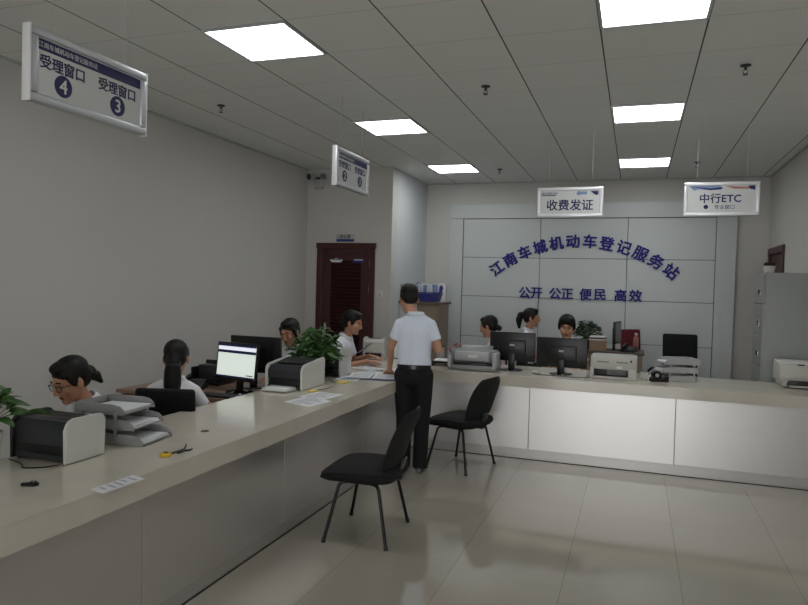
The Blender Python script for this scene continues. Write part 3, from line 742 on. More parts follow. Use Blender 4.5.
# ------------------------------------------------------------------ plants
def leaf(mb, base, d, ln, wd, droop, roll=0.):
    d = V(d).normalized(); side = d.cross(V((0, 0, 1)))
    if side.length < .1: side = V((1, 0, 0))
    side.normalize(); up = side.cross(d).normalized()
    side = (M.Rotation(roll, 3, d) @ side); up = (M.Rotation(roll, 3, d) @ up)
    prof = [(0, .02), (.15, .7), (.35, 1.), (.6, .85), (.82, .45), (1., .02)]
    L_ = []
    for tt_, w_ in prof:
        c = V(base)+d*ln*tt_-V((0, 0, 1))*droop*ln*tt_*tt_
        L_.append([mb.bm.verts.new(c-side*wd/2*w_+up*.12*wd*w_), mb.bm.verts.new(c), mb.bm.verts.new(c+side*wd/2*w_+up*.12*wd*w_)])
    for a, b in zip(L_, L_[1:]):
        for k in (0, 1): mb.bm.faces.new((a[k], a[k+1], b[k+1], b[k]))
def plant(label, loc, R_, Hh, nleaf, ln, wd, pot, potm, leafm, name='potted_plant', seed=1, spread=1., cat='plant', droop=.5):
    rnd = random.Random(seed)
    t = thing(name, label, cat, loc)
    pr, pt, ph = pot
    MB().lathe([(pr*.72, 0), (pr*.78, .004), (pr, ph*.92), (pr*1.05, ph), (pr*.95, ph), (pr*.92, ph*.9), (pr*.3, ph*.88)]).build('pot', potm, t)
    MB().lathe([(pr*.93, ph*.80), (pr*.93, ph*.90), (pr*.1, ph*.92)]).build('soil', m_soil, t)
    st = MB(); lf = MB()
    for i in range(nleaf):
        a = rnd.uniform(0, 2*PI); e = rnd.uniform(.05, 1.); r = R_*math.sin(e*PI/2)*rnd.uniform(.45, 1)*spread; h = ph+Hh*math.cos(e*PI/2*.85)*rnd.uniform(.5, 1)
        tip = V((r*math.cos(a), r*math.sin(a), h)); b0 = V((pr*.4*math.cos(a), pr*.4*math.sin(a), ph*.88)); mid = b0.lerp(tip, .5)+V((0, 0, Hh*.15))
        if i % 2 == 0: st.tube([b0, mid, tip], .0022, 5)
        dd = V((math.cos(a+rnd.uniform(-.9, .9)), math.sin(a+rnd.uniform(-.9, .9)), rnd.uniform(-.1, .6)))
        leaf(lf, tip, dd, ln*rnd.uniform(.7, 1.15), wd*rnd.uniform(.7, 1.1), droop*rnd.uniform(.4, 1.2), rnd.uniform(-.6, .6))
    st.build('stems', m_stem, t)
    o = lf.build('foliage', leafm, t); s = o.modifiers.new('s', 'SOLIDIFY'); s.thickness = .0012
    return t
plant('leafy green plant in a tall white pot at the left edge of the counter', (-2.655, 2.14, SZ), .17, .19, 80, .10, .05, (.07, 0, .17), m_potw, m_leaf, seed=3)
plant('bushy green plant on the left counter between the two desktop printers', (-2.66, 5.33, SZ), .215, .33, 300, .08, .058, (.085, 0, .13), m_potd, m_leaf, seed=5, spread=1.0)
plant('dark leafy plant on the tan cabinet behind the person facing the viewer', (-.56, 8.68, .95), .17, .22, 170, .07, .045, (.075, 0, .12), m_potd, m_leafd, seed=8)
plant('small green sprig in a white vase on the low cabinet behind the man', (-3.075, 8.87, 1.45), .06, .10, 24, .07, .02, (.035, 0, .14), m_potw, m_leaf, seed=11)
t = thing('flower_pot', 'small white pot with dark soil standing on top of the grey locker', 'flower pot', (1.315, 7.9, 1.9))
MB().lathe([(.04, 0), (.045, .003), (.058, .075), (.06, .08), (.053, .08), (.02, .076)]).build('pot', m_potw, t)
MB().lathe([(.052, .072), (.055, .1), (.045, .116), (.01, .12)]).build('soil', m_soil, t)

# ------------------------------------------------------------------ counter equipment
def laser_printer(label, loc, rz, W_, D_, Hh, slope=.0, tray=True, body=None, side=None, group=None, solid=False):
    """front (paper side) faces -Y; side panels at x = +-W/2"""
    t = thing('printer', label, 'printer', loc, rz, group)
    body = body or m_dgrey; side = side or m_white
    b = MB(); hb = Hh-.015
    b.prism([(-D_/2+.01, .012), (D_/2-.02, .012), (D_/2-.02, hb), (-D_/2+.03, hb), (-D_/2+.01, hb-.03)] if solid else [(-D_/2+.01, .012), (D_/2-.02, .012), (D_/2-.02, hb+slope), (D_/2-.09, hb+slope), (-D_/2+.05, hb), (-D_/2+.01, hb-.035), (-D_/2+.012, .085), (-D_/2+.05, .08), (-D_/2+.05, .03), (-D_/2+.01, .03)], 0, -W_/2+.018, W_/2-.018)
    b.build('body', body, t, smooth=False)
    for s in (-1, 1):
        # rounded-top side cheek
        pr = [(-D_/2, .004), (D_/2, .004)]
        def arc(cx_, cz_, r, a0_, a1_, n=7): return [(cx_+r*math.cos(a0_+(a1_-a0_)*i/n), cz_+r*math.sin(a0_+(a1_-a0_)*i/n)) for i in range(n+1)]
        pr += arc(D_/2-.03, Hh+slope-.03, .03, 0, PI/2) + arc(-D_/2+.05, Hh-.05, .05, PI/2, PI)
        q = MB(); q.prism(pr, 0, s*(W_/2-.02), s*W_/2)
        es_ = [e for e in q.bm.edges if abs(e.verts[0].co.x-e.verts[1].co.x) < 1e-6]
        bmesh.ops.bevel(q.bm, geom=es_, offset=.004, segments=2, affect='EDGES')
        q.build('side_panel', body if (solid and s < 0) else side, t)
    q = MB(); q.box((0, -D_*.02, hb+slope*.5-.004), (W_*.62, D_*.5, .012), .004); q.build('output_slot', m_black, t)
    q = MB(); q.box((0, -D_/2+.012, .058), (W_-.06, .008, .045), .002); q.build('front_recess', m_black, t)
    if tray:
        q = MB(); q.box((0, -D_/2-.075, .012), (W_*.68, .16, .012), .004); q.box((-W_*.31, -D_/2-.07, .02), (.012, .15, .02), .003); q.box((W_*.31, -D_/2-.07, .02), (.012, .15, .02), .003); q.build('paper_tray', m_white, t)
        q = MB(); q.box((0, -D_/2-.07, .0235), (W_*.56, .15, .010), .001, rot=M.Rotation(.0, 3, 'X')); q.build('paper_stack', m_paper, t)
    for sx in (-1, 1):
        for sy in (-1, 1): MB().cyl((sx*W_*.4, sy*D_*.38, 0), (sx*W_*.4, sy*D_*.38, .012), .012).build('foot', m_black, t)
    return t
laser_printer('black and white desktop printer nearest the viewer, standing on the left counter by the plant', (-2.575, 2.46, SZ), 0, .34, .235, .205, slope=.0, tray=False, solid=True)
laser_printer('grey and white desktop printer with its paper tray loaded, beside the lit monitor', (-2.622, 4.90, SZ), 0, .335, .40, .20, slope=.035)
laser_printer('dark desktop printer with pale side panel standing just behind the bushy plant', (-2.645, 5.68, SZ), math.radians(4), .25, .28, .25, tray=False)
t = laser_printer('pale square-sided printer at the far counter corner beside the standing man', (-2.80, 7.12, SZ), math.radians(12), .24, .24, .25, tray=False, body=m_offw, side=m_offw)

def cable(label, pts, m=m_black, r=.0028, name='cable'):
    # catmull-rom smoothing
    P_ = [V(p) for p in pts]; out = []
    for i in range(len(P_)-1):
        p0, p1, p2, p3 = P_[max(i-1, 0)], P_[i], P_[i+1], P_[min(i+2, len(P_)-1)]
        for k in range(6):
            s = k/6; out.append(.5*((2*p1)+(-p0+p2)*s+(2*p0-5*p1+4*p2-p3)*s*s+(-p0+3*p1-3*p2+p3)*s**3))
    out.append(P_[-1])
    MB().tube(out, r, 6).build(name, m, label=label, cat='cable')
cz = SZ+.003
cable('black cable lying on the counter in front of the near printer', [(-2.72, 2.32, cz), (-2.6, 2.28, cz), (-2.54, 2.24, cz), (-2.47, 2.28, cz), (-2.435, 2.335, cz)])
cable('black cable curling on the counter beside the printer with paper tray', [(-2.43, 4.74, cz), (-2.36, 4.82, cz), (-2.34, 4.98, cz), (-2.36, 5.1, cz), (-2.42, 5.22, cz), (-2.49, 5.30, cz), (-2.55, 5.42, cz)])
cable('black cable trailing on the right counter between the monitors and the cream printer', [(-.95, 6.78, cz), (-.85, 6.72, cz), (-.72, 6.73, cz), (-.6, 6.69, cz), (-.45, 6.72, cz), (-.40, 6.80, cz)])

def tray_stack(label, loc, rz, m, W_=.25, D_=.33, n=3, step=.078, papers=True, stag=.045):
    """open side faces -Y"""
    t = thing('document_tray', label, 'document tray', loc, rz, 'three-tier document trays')
    for k in range(n):
        z = k*step; oy = -stag*(n-1-k)
        q = MB(); q.box((0, oy, z+.010), (W_, D_, .005), .002)
        for s in (-1, 1):
            poly = [(-D_/2, 0.002), (D_/2, .002), (D_/2, .05), (D_/2-.03, .058), (-D_/2+.07, .056), (-D_/2+.03, .048), (-D_/2+.008, .03), (-D_/2, .012)]
            q.prism([(y+oy, zz+z) for y, zz in poly], 0, s*W_/2, s*(W_/2-.007))
        q.box((0, D_/2+oy-.003, z+.03), (W_, .006, .055), .002)
        o_ = q.build('tray', m, t)
        if k:
            for sx in (-1, 1):
                for sy in (-.33, .33): MB().box((sx*(W_/2+.003), sy*D_, z-.008), (.012, .016, .05), .003).build('support_post', m, t)
        if papers:
            q = MB(); 
            for j in range(3): q.box((random.uniform(-.004, .004), oy-.012+random.uniform(-.008, .008), z+.0135+j*.004+.002), (W_-.04, D_-.05, .0035), rot=M.Rotation(random.uniform(-.03, .03), 3, 'Z'))
            q.build('papers', m_paper, t, smooth=False)
    return t
tray_stack('grey three-tier document tray with papers beside the near printer', (-2.60, 2.86, SZ), math.radians(97), m_tgrey, W_=.27, D_=.29, step=.075, stag=.055)
tray_stack('grey three-tier document tray full of papers on the right counter', (.41, 7.06, SZ), math.radians(-74), m_lgrey, W_=.26, D_=.34, step=.08, stag=.02)

# near small objects
t = thing('usb_receiver', 'small black plastic clip lying on the counter near the near printer', 'clip', (-2.30, 2.06, SZ), math.radians(30))
q = MB(); q.prism([(-.035, 0), (.02, -.012), (.032, .0), (.03, .014), (-.01, .02), (-.035, .01)], 2, .0, .012); q.build('body', m_black, t); MB().box((.012, .004, .016), (.02, .012, .008), .002).build('button', m_glossb, t)
def sheet(label, corners, z=SZ+.0012, m=m_paper, rows=4, grp=None, name='paper_sheet', th=.0012, ink=m_ink):
    """corners: 4 xy points in order"""
    t = thing(name, label, 'paper', (0, 0, 0), 0, grp)
    c = [V((x, y, 0)) for x, y in corners]; ce = sum(c, V())/4
    t.location = (ce.x, ce.y, z)
    q = MB(); q.prism([((p-ce).x, (p-ce).y) for p in c], 2, -th, 0.); q.build('sheet', m, t, smooth=False)
    if rows:
        q = MB()
        for r_ in range(rows):
            v = (r_+1)/(rows+1)
            a = (c[0].lerp(c[3], v)-ce).lerp(c[1].lerp(c[2], v)-ce, .15); b = (c[0].lerp(c[3], v)-ce).lerp(c[1].lerp(c[2], v)-ce, .85 if r_ % 3 else .6)
            w_ = (c[3]-c[0]).length/(rows+1)*.16
            nrm = V((-(b-a).y, (b-a).x, 0)).normalized()*w_
            q.bm.faces.new([q.bm.verts.new(p+V((0, 0, .0004))) for p in (a-nrm, b-nrm, b+nrm, a+nrm)])
        q.build('printed_lines', ink, t, smooth=False)
    return t
sheet('white printed sticker at the front edge of the left counter, nearest the viewer', [(-2.05, 2.12), (-1.965, 2.10), (-1.955, 2.33), (-2.04, 2.35)], rows=5, name='sticker', ink=m_inkl)
# tape measure: yellow disc with black strap
t = thing('yellow_tape_measure', 'small round yellow tape measure on the left counter', 'tape measure', (-2.12, 2.665, SZ))
MB().lathe([(.024, 0), (.028, .004), (.028, .013), (.024, .017), (.004, .018)]).build('case', m_yel, t); MB().lathe([(.012, .0175), (.012, .0195), (.002, .02)]).build('button', m_potd, t)
t = thing('black_clip', 'black strap and clip lying beside the yellow tape measure', 'strap', (-2.10, 2.75, SZ))
q = MB(); q.tube([(-.02, -.05, .004), (-.015, -.01, .006), (-.002, .03, .010), (-.008, .055, .022), (-.006, .05, .03)], .004, 6); q.tube([(.0, .03, .004), (.02, .05, .004), (.012, .075, .004)], .005, 6); q.build('strap', m_black, t)
MB().box((.004, .0, .005), (.014, .05, .008), .002).build('clip', m_black, t)
t = thing('cable_grommet', 'small dark round cable hole in the middle of the left counter', 'cable grommet', (-2.28, 3.20, SZ))
MB().lathe([(.024, 0), (.024, .002), (.019, .0035), (.0155, .002)]).build('ring', m_dgrey, t); MB().lathe([(.015, .0002), (.015, .0016), (.001, .0018)]).build('cap', m_black, t)
# sheets on the left counter
sheet('white printed sheet flat on the left counter before the tray printer, nearer one', [(-2.35, 4.22), (-2.10, 4.13), (-2.06, 4.40), (-2.31, 4.50)], rows=7, z=SZ+.0014)
sheet('white printed sheet lying flat on the left counter, overlapping the nearer one', [(-2.36, 4.46), (-2.12, 4.42), (-2.10, 4.70), (-2.33, 4.73)], rows=6, z=SZ+.003)
t = sheet('small yellow sticky note beside the tray printer, nearer one', [(-2.42, 4.70), (-2.36, 4.68), (-2.34, 4.77), (-2.40, 4.79)], rows=0, m=m_yelp, z=SZ+.006, name='sticky_note', th=.005)
t = sheet('small yellow sticky note at the end of the curled cable, farther one', [(-2.42, 5.22), (-2.32, 5.22), (-2.32, 5.34), (-2.42, 5.35)], rows=0, m=m_yelp, z=SZ+.007, name='sticky_note', th=.006)
pp = [((-2.42, 5.55), .21, .30, 8, 'white form nearest the edge, under the open folder'), ((-2.40, 5.95), .21, .297, -25, 'white form lying in the middle of the papers by the man'),
      ((-2.23, 6.22), .21, .297, 35, 'white form lying under the hand of the standing man'), ((-2.52, 6.25), .21, .297, 70, 'white form lying farthest left before the seated person')]
for i, ((x, y), w_, h_, a, lb) in enumerate(pp):
    a = math.radians(a); c_, s_ = math.cos(a), math.sin(a)
    sheet(lb, [(x+u_*w_/2*c_-v_*h_/2*s_, y+u_*w_/2*s_+v_*h_/2*c_) for u_, v_ in ((-1, -1), (1, -1), (1, 1), (-1, 1))], z=SZ+.002+i*.0016, rows=8, grp='forms spread by the standing man')
t = thing('open_folder', 'open blue-edged folder of printed forms at the counter edge by the man', 'folder', (-2.25, 5.68, SZ+.009), math.radians(14))
q = MB(); q.box((-.11, 0, .002), (.215, .30, .003), .001, rot=M.Rotation(.02, 3, 'Y')); q.box((.11, 0, .002), (.215, .30, .003), .001, rot=M.Rotation(-.02, 3, 'Y')); q.build('cover', m_bluepap, t)
q = MB(); q.box((-.11, .0, .006), (.20, .285, .004), .0005); q.box((.11, .0, .006), (.20, .285, .004), .0005); q.build('pages', m_paper, t, smooth=False)
q = MB()
for r_ in range(8):
    for s in (-1, 1): q.box((s*.11, -.12+r_*.034, .0084), (.16, .004, .0006))
q.build('printed_lines', m_ink, t, smooth=False)

# monitors
def monitor(label, loc, rz, W_=.47, Hh=.29, lift=.10, tilt=-.08, screen=None, backlogo=True, name='monitor', stand=True, head=0.):
    """screen faces -Y"""
    t = thing(name, label, 'monitor', loc, rz)
    R_ = M.Rotation(tilt, 3, 'X'); zc = lift+Hh/2
    b = MB(); b.box((0, 0, zc), (W_, .028, Hh), .008, rot=R_); b.box(V((0, 0, zc))+R_ @ V((0, .022, -.01)), (W_*.6, .03, Hh*.55), .014, rot=R_); b.build('casing', m_black, t)
    MB().box(V((0, 0, zc))+R_ @ V((0, -.0142, .004)), (W_-.034, .002, Hh-.038), 0, rot=R_).build('screen', m_glossb if screen is None else screen[0], t, smooth=False)
    if screen is not None:
        w_, h_ = W_-.034, Hh-.038
        def strip(nm, cx_, cz_, sx, sz, m, off=-.0158): MB().box(V((0, 0, zc))+R_ @ V((cx_, off, .004+cz_)), (sx, .001, sz), 0, rot=R_).build(nm, m, t, smooth=False)
        strip('screen_top_band', 0, h_*.465, w_, h_*.07, m_screenb); strip('screen_title_area', 0, h_*.375, w_, h_*.11, m_screenw)
        strip('screen_menu_band', 0, h_*.275, w_, h_*.085, m_screenb); strip('screen_bottom_band', 0, -h_*.475, w_, h_*.05, m_screenb)
        strip('screen_button', w_*.38, -h_*.40, w_*.17, h_*.03, m_screenb)
    k = MB(); k.box((0, .035, .015+(lift+.07)/2), (.07, .026, lift+.07), .008, rot=M.Rotation(-.03, 3, 'X')); k.build('stand_neck', m_black, t)
    k = MB(); k.lathe([(.11, 0), (.115, .004), (.11, .010), (.04, .018), (.03, .02)], (0, .03, 0)); k.build('stand_base', m_glossb, t)
    if backlogo: MB().box(V((0, 0, zc))+R_ @ V((0, .0385, .02)), (.05, .002, .02), .0005, rot=R_).build('back_badge', m_lgrey, t)
    return t
DZT = .75
monitor('lit computer monitor showing a pale window with dark blue bands', (-3.075, 4.74, DZT), math.radians(-12), W_=.455, Hh=.31, lift=.105, tilt=-.10, screen=(m_screen,))
monitor('dark monitor seen from the back, behind and above the lit monitor', (-3.12, 5.10, DZT), math.radians(180), W_=.50, Hh=.32, lift=.125, tilt=-.06)
monitor('black monitor back with white badge, left one on the right counter', (-1.20, 6.98, SZ), math.radians(180), W_=.475, Hh=.30, lift=.095, tilt=-.05)
monitor('black monitor back, right one in front of the person facing the viewer', (-.69, 6.93, SZ), math.radians(177), W_=.505, Hh=.30, lift=.065, tilt=-.05)

# staff desk below the counter
t = thing('staff_desk', 'brown wood-topped staff desk behind the left counter, under the two monitors', 'desk', (0, 0, 0))
MB().box2((-4.05, 4.45, DZT-.03), (CX0-.03, 5.35, DZT), .003).build('desktop', m_wood, t)
for x in (-4.03, CX0-.06): MB().box2((x, 4.5, 0), (x+.025, 5.3, DZT-.03)).build('side_panel', m_wood, t, smooth=False)
MB().box2((-4.0, 4.88, .2), (CX0-.06, 4.9, DZT-.03)).build('modesty_panel', m_wood, t, smooth=False)
t = thing('keyboard', 'black keyboard on the staff desk before the lit monitor', 'keyboard', (-3.06, 4.53, DZT))
MB().box((0, 0, .009), (.40, .13, .016), .005).build('case', m_black, t)
q = MB()
for r_ in range(5):
    for k in range(15): q.box((-.18+k*.0257, -.048+r_*.024, .019), (.021, .019, .006), .002)
q.build('keys', m_dgrey, t, smooth=False)
t = thing('desk_telephone', 'black desk telephone on the staff desk left of the lit monitor', 'telephone', (-3.50, 4.74, DZT), math.radians(20))
q = MB(); q.prism([(-.11, 0), (.11, 0), (.11, .075), (.05, .07), (-.11, .025)], 0, -.09, .09); q.build('body', m_black, t, smooth=False)
q = MB(); q.chain([V((-.06, -.08, .07)), V((-.06, 0, .09)), V((-.06, .09, .095))], [.022, .016, .024]); q.build('handset', m_glossb, t)
t = thing('desk_box', 'black document holder standing on the staff desk between telephone and lit monitor', 'document holder', (-3.56, 5.10, DZT), 0)
q = MB(); q.box((0, 0, .012), (.3, .26, .024), .004); q.box((0, .115, .10), (.3, .03, .19), .006); q.box((-.14, 0, .08), (.014, .24, .14), .004); q.box((.14, 0, .08), (.014, .24, .14), .004); q.build('holder', m_black, t)
MB().box((0, .02, .09), (.25, .12, .15), .004).build('files', m_dgrey, t)
t = thing('mouse', 'white computer mouse on the staff desk beside the lit monitor', 'mouse', (-2.81, 4.57, DZT), 0)
MB().ell((0, 0, .014), (.03, .052, .018)).build('body', m_white, t); MB().box((0, .03, .03), (.006, .015, .008), .002).build('wheel', m_dgrey, t)

# grey dot-matrix printer
t = thing('dot_matrix_printer', 'grey dot matrix printer at the left end of the right counter', 'printer', (-1.56, 6.80, SZ), math.radians(2))
q = MB(); q.box((0, 0, .03), (.50, .30, .05), .01); q.box((0, .03, .14), (.46, .20, .13), .014); q.build('body', m_grey, t)
MB().box((-.01, -.085, .145), (.36, .03, .10), .01).build('front_cover', m_lgrey, t)
MB().box((-.02, -.118, .068), (.34, .05, .025), .004).build('paper_slot', m_black, t)
MB().box((.23, -.03, .11), (.04, .26, .16), .012).build('right_end_cap', m_lgrey, t)
MB().box((-.235, -.02, .09), (.035, .28, .12), .012).build('left_end_cap', m_lgrey, t)
q = MB(); q.box((.0, -.1012, .145), (.10, .002, .028)); q.build('name_badge', m_white, t, smooth=False)
MB().cyl((-.252, .02, .11), (-.275, .02, .11), .02).build('platen_knob', m_black, t)
MB().box((0, .12, .215), (.34, .10, .006), .002, rot=M.Rotation(.5, 3, 'X')).build('paper_support', m_grey, t)
# cream printer with open front
t = thing('cream_printer', 'cream box-shaped printer with open dark front slot between monitor and white cup', 'printer', (-.18, 6.90, SZ), math.radians(0))
q = MB(); q.box((0, .02, .155), (.43, .30, .13), .012); q.box((-.20, .02, .055), (.035, .30, .10), .006); q.box((.175, .02, .055), (.08, .30, .10), .006); q.box((0, .12, .055), (.42, .10, .10), .006); q.box((0, 0, .012), (.43, .32, .02), .006); q.build('body', m_offw, t)
q = MB(); q.box((-.02, .0, .06), (.30, .2, .07), .004); q.build('mechanism', m_black, t)
q = MB()
for k in range(6): q.box((.03, -.105, .04+.009*k), (.18, .006, .004))
q.build('slot_ribs', m_grey, t, smooth=False)
for x, w_ in ((-.10, .11), (.08, .11)): MB().box((x, -.1305, .165), (w_, .003, .014), .001).build('vent_slot', m_grey, t, smooth=False)
MB().box((.055, -.131, .115), (.05, .003, .02)).build('white_label', m_paper, t, smooth=False)
MB().box((.16, -.131, .18), (.02, .005, .02), .002).build('button', m_dgrey, t)
MB().box((0, .03, .222), (.36, .22, .006), .002).build('top_lid', m_lgrey, t)
# cup / card holder right of it
t = thing('white_cup', 'short white paper cup beside the cream printer', 'cup', (.10, 6.82, SZ))
MB().lathe([(.026, 0), (.028, .002), (.036, .08), (.038, .082), (.035, .082), (.027, .01), (.002, .008)]).build('cup', m_white, t); MB().lathe([(.0285, .004), (.031, .03), (.030, .031)]).build('sleeve', m_offw, t)
# black tape dispenser with papers
t = thing('tape_dispenser', 'black tape dispenser in front of the right document tray', 'tape dispenser', (.235, 6.83, SZ), math.radians(20))
q = MB(); q.prism([(-.08, 0), (.08, 0), (.085, .05), (.07, .055), (.03, .03), (.01, .04), (-.06, .05), (-.08, .03)], 1, -.03, .03); q.build('base', m_black, t, smooth=False)
q = MB(); q.cyl((-.025, -.022, .062), (-.025, .022, .062), .043, seg=28); q.build('tape_roll', m_glossb, t); MB().cyl((-.025, -.026, .062), (-.025, .026, .062), .018).build('hub', m_lgrey, t)
t = sheet('crumpled white slip on the right counter beside the tape dispenser', [(.10, 6.98), (.19, 6.93), (.22, 7.0), (.13, 7.05)], z=SZ+.004, rows=0, th=.003)
# computer mouse & white connector between the monitors
t = thing('mouse', 'white computer mouse on the right counter between the two monitor bases', 'mouse', (-.93, 6.80, SZ), math.radians(60))
MB().ell((0, 0, .014), (.03, .05, .018)).build('body', m_white, t); MB().box((0, .028, .03), (.006, .014, .006), .002).build('wheel', m_dgrey, t)
# far right white printer
t = thing('inkjet_printer', 'white inkjet printer at the right end of the counter in front of the locker', 'printer', (1.463, 7.17, SZ))
q = MB(); q.box((0, .02, .135), (.35, .34, .17), .014); q.box((0, .04, .03), (.29, .30, .05), .008); q.box((-.13, -.03, .05), (.04, .24, .08), .01); q.box((.13, -.03, .05), (.04, .24, .08), .01); q.build('body', m_offw, t)
MB().box((0, .02, .228), (.34, .32, .022), .010).build('scanner_lid', m_white, t)
MB().box((0, -.145, .216), (.06, .02, .012), .004).build('lid_grip', m_dgrey, t)
MB().box((0, -.13, .045), (.2, .08, .05), .004).build('paper_slot', m_black, t)
MB().box((0, -.165, .02), (.2, .10, .012), .004).build('output_tray', m_offw, t)
MB().box((-.165, .06, .07), (.006, .05, .04), .002).build('cable_port', m_black, t)

# back-left clutter of the right counter
t = thing('flower_bouquet', 'dried pink flowers in a low dark bowl at the back of the counter corner', 'flowers', (-1.86, 7.27, SZ))
MB().lathe([(.05, 0), (.07, .02), (.085, .06), (.08, .062), (.02, .05)]).build('bowl', m_potd, t)
q = MB(); s2 = MB()
for i in range(34):
    a = random.uniform(0, 2*PI); r = random.uniform(.02, .12); z = random.uniform(.10, .24)-r*.4; p = V((r*math.cos(a), r*math.sin(a), z))
    q.ell(p, (.018, .018, .013), seg=8, rings=6); s2.tube([(0, 0, .05), p*.6+V((0, 0, .02)), p], .0015, 4)
    for k in range(4): leaf(q, p, (math.cos(a+k*1.6), math.sin(a+k*1.6), .3), .028, .02, .2)
q.build('blossoms', m_pinkp, t); s2.build('stems', m_stem, t)
t = thing('green_bottle', 'small green bottle standing behind the dot matrix printer', 'bottle', (-1.70, 7.12, SZ))
MB().lathe([(.024, 0), (.027, .004), (.027, .13), (.022, .15), (.010, .175), (.010, .205)]).build('body', m_green, t); MB().lathe([(.012, .205), (.012, .225), (.002, .227)]).build('cap', m_white, t)
t = thing('glass_jar', 'clear glass jar on the counter beside the standing man', 'jar', (-2.05, 7.22, SZ))
MB().lathe([(.04, 0), (.045, .004), (.047, .15), (.04, .165), (.038, .175)]).build('jar', m_glass, t); MB().lathe([(.041, .175), (.041, .195), (.003, .197)]).build('lid', m_dgrey, t)
t = thing('paper_tray', 'low dark tray with white papers behind the dot matrix printer', 'paper tray', (-1.93, 6.98, SZ), math.radians(8))
q = MB(); q.box((0, 0, .05), (.26, .22, .006), .002); q.box((0, .105, .03), (.26, .01, .05), .003); q.box((-.12, 0, .025), (.01, .2, .05)); q.box((.12, 0, .025), (.01, .2, .05)); q.build('tray', m_dgrey, t)
MB().box((0, -.005, .058), (.21, .2, .01), .001).build('papers', m_paper, t, smooth=False)
t = thing('cardboard_box', 'small open cardboard box on the counter before the person in the blouse with pink reflection', 'box', (-1.50, 7.22, SZ), math.radians(5))
q = MB(); q.box((0, 0, .004), (.26, .18, .008)); q.box((-.127, 0, .10), (.006, .18, .20)); q.box((.127, 0, .10), (.006, .18, .20)); q.box((0, -.087, .10), (.26, .006, .20)); q.box((0, .087, .10), (.26, .006, .20)); q.build('box', m_card, t, smooth=False)
MB().box((0, -.112, .205), (.26, .06, .004), rot=M.Rotation(-.3, 3, 'X')).build('flap', m_card, t, smooth=False)
t = thing('green_folder', 'green folder corner standing behind the pale square-sided printer', 'folder', (-2.60, 7.28, SZ), math.radians(10))
MB().box((0, 0, .14), (.12, .015, .28), .003).build('cover', m_green, t); MB().box((0, -.009, .14), (.11, .004, .26), .001).build('pages', m_paper, t, smooth=False)
# paper held by the seated person
t = thing('document', 'pale blue document held up by the person before the louvred door', 'paper', (-2.72, 6.62, .93), math.radians(-82))
MB().box((0, 0, .06), (.20, .002, .16), rot=M.Rotation(-.9, 3, 'X')).build('sheet', m_bluepap, t, smooth=False)
q = MB()
for r_ in range(5): q.box(V((0, 0, .06))+M.Rotation(-.9, 3, 'X') @ V((0, -.0014, -.055+r_*.026)), (.15, .0006, .004), rot=M.Rotation(-.9, 3, 'X'))
q.build('printed_lines', m_ink, t, smooth=False)

# ------------------------------------------------------------------ things behind the right counter
t = thing('low_cabinet', 'tan waist-high cabinet in the wall recess behind the standing man', 'cabinet', (0, 0, 0))
MB().box2((-2.86, 8.82, .06), (-2.55, 9.35, 1.42), .003).build('body', m_tan, t, smooth=False)
MB().box2((XN+.003, 8.84, .06), (-2.865, 9.35, 1.42), .003).build('white_body', m_wall2, t, smooth=False)
MB().box2((XN+.003, 8.78, 1.42), (-2.52, 9.38, 1.45), .003).build('top_board', m_wdull, t, smooth=False)
MB().box2((XN+.02, 8.9, 0), (-2.57, 9.3, .06)).build('plinth', m_dark, t, smooth=False)
d_ = MB().box2((-2.85, 8.80, .09), (-2.56, 8.82, 1.40), .002).build('door', m_tan, t, smooth=False)
MB().cyl((-2.80, 8.80, .85), (-2.80, 8.775, .85), .01).build('knob', m_chrome, d_)
d_ = MB().box2((XN+.01, 8.82, .09), (-2.87, 8.84, 1.40), .002).build('door', m_wall2, t, smooth=False)
MB().cyl((-2.91, 8.82, .85), (-2.91, 8.795, .85), .01).build('knob', m_chrome, d_)
# blue basket with papers
t = thing('blue_basket', 'blue plastic basket on the low cabinet, filled with white packets', 'basket', (-2.79, 9.02, 1.45), math.radians(-4))
q = MB(); W1, W2, D1, D2, HB = .165, .20, .10, .12, .13
q.box((0, 0, .006), (2*W1, 2*D1, .012), .004)
def lv(x, z): return x
for k in range(3):
    z = .03+k*.034; f_ = z/HB; w_ = W1+(W2-W1)*f_; d_ = D1+(D2-D1)*f_
    q.box((0, -d_, z), (2*w_, .005, .034), .002); q.box((0, d_, z), (2*w_, .005, .034), .002); q.box((-w_, 0, z), (.005, 2*d_, .034), .002); q.box((w_, 0, z), (.005, 2*d_, .034), .002)
q.box((0, -D2, .125), (2*W2, .012, .016), .004); q.box((0, D2, .125), (2*W2, .012, .016), .004); q.box((-W2, 0, .125), (.012, 2*D2, .016), .004); q.box((W2, 0, .125), (.012, 2*D2, .016), .004)
for s in (-1, 1):
    for i in range(5):
        x = -W1+2*W1*i/4; q.chain([V((x, s*D1, .01)), V((x*W2/W1, s*D2, .125))], [.004, .004], 6)
q.tube([(-W2, 0, .125), (-W2*.95, 0, .22), (-W2*.6, 0, .27)], .007); q.build('basket', m_bask, t)
for i in range(7):
    x = -.14+i*.046; hgt = .21+.05*((i*37) % 5)/5
    MB().box((x, random.uniform(-.02, .02), .012+hgt/2), (.024, .15, hgt), .003, rot=M.Rotation(random.uniform(-.16, .16), 3, 'Y')).build('packet', m_paper if i % 3 else m_bluepap, t, smooth=False)
t = thing('paper_bag', 'white and blue bag standing behind the blue basket', 'bag', (-2.68, 9.25, 1.45), math.radians(5))
q = MB(); q.prism([(-.10, 0), (.10, 0), (.115, .24), (.06, .27), (-.05, .25), (-.11, .23)], 1, -.035, .035); q.build('bag', m_paper, t)
MB().prism([(.0, .03), (.035, .03), (.075, .2), (.05, .24), (.02, .22)], 1, -.037, -.0352).build('blue_print', m_bask, t, smooth=False)

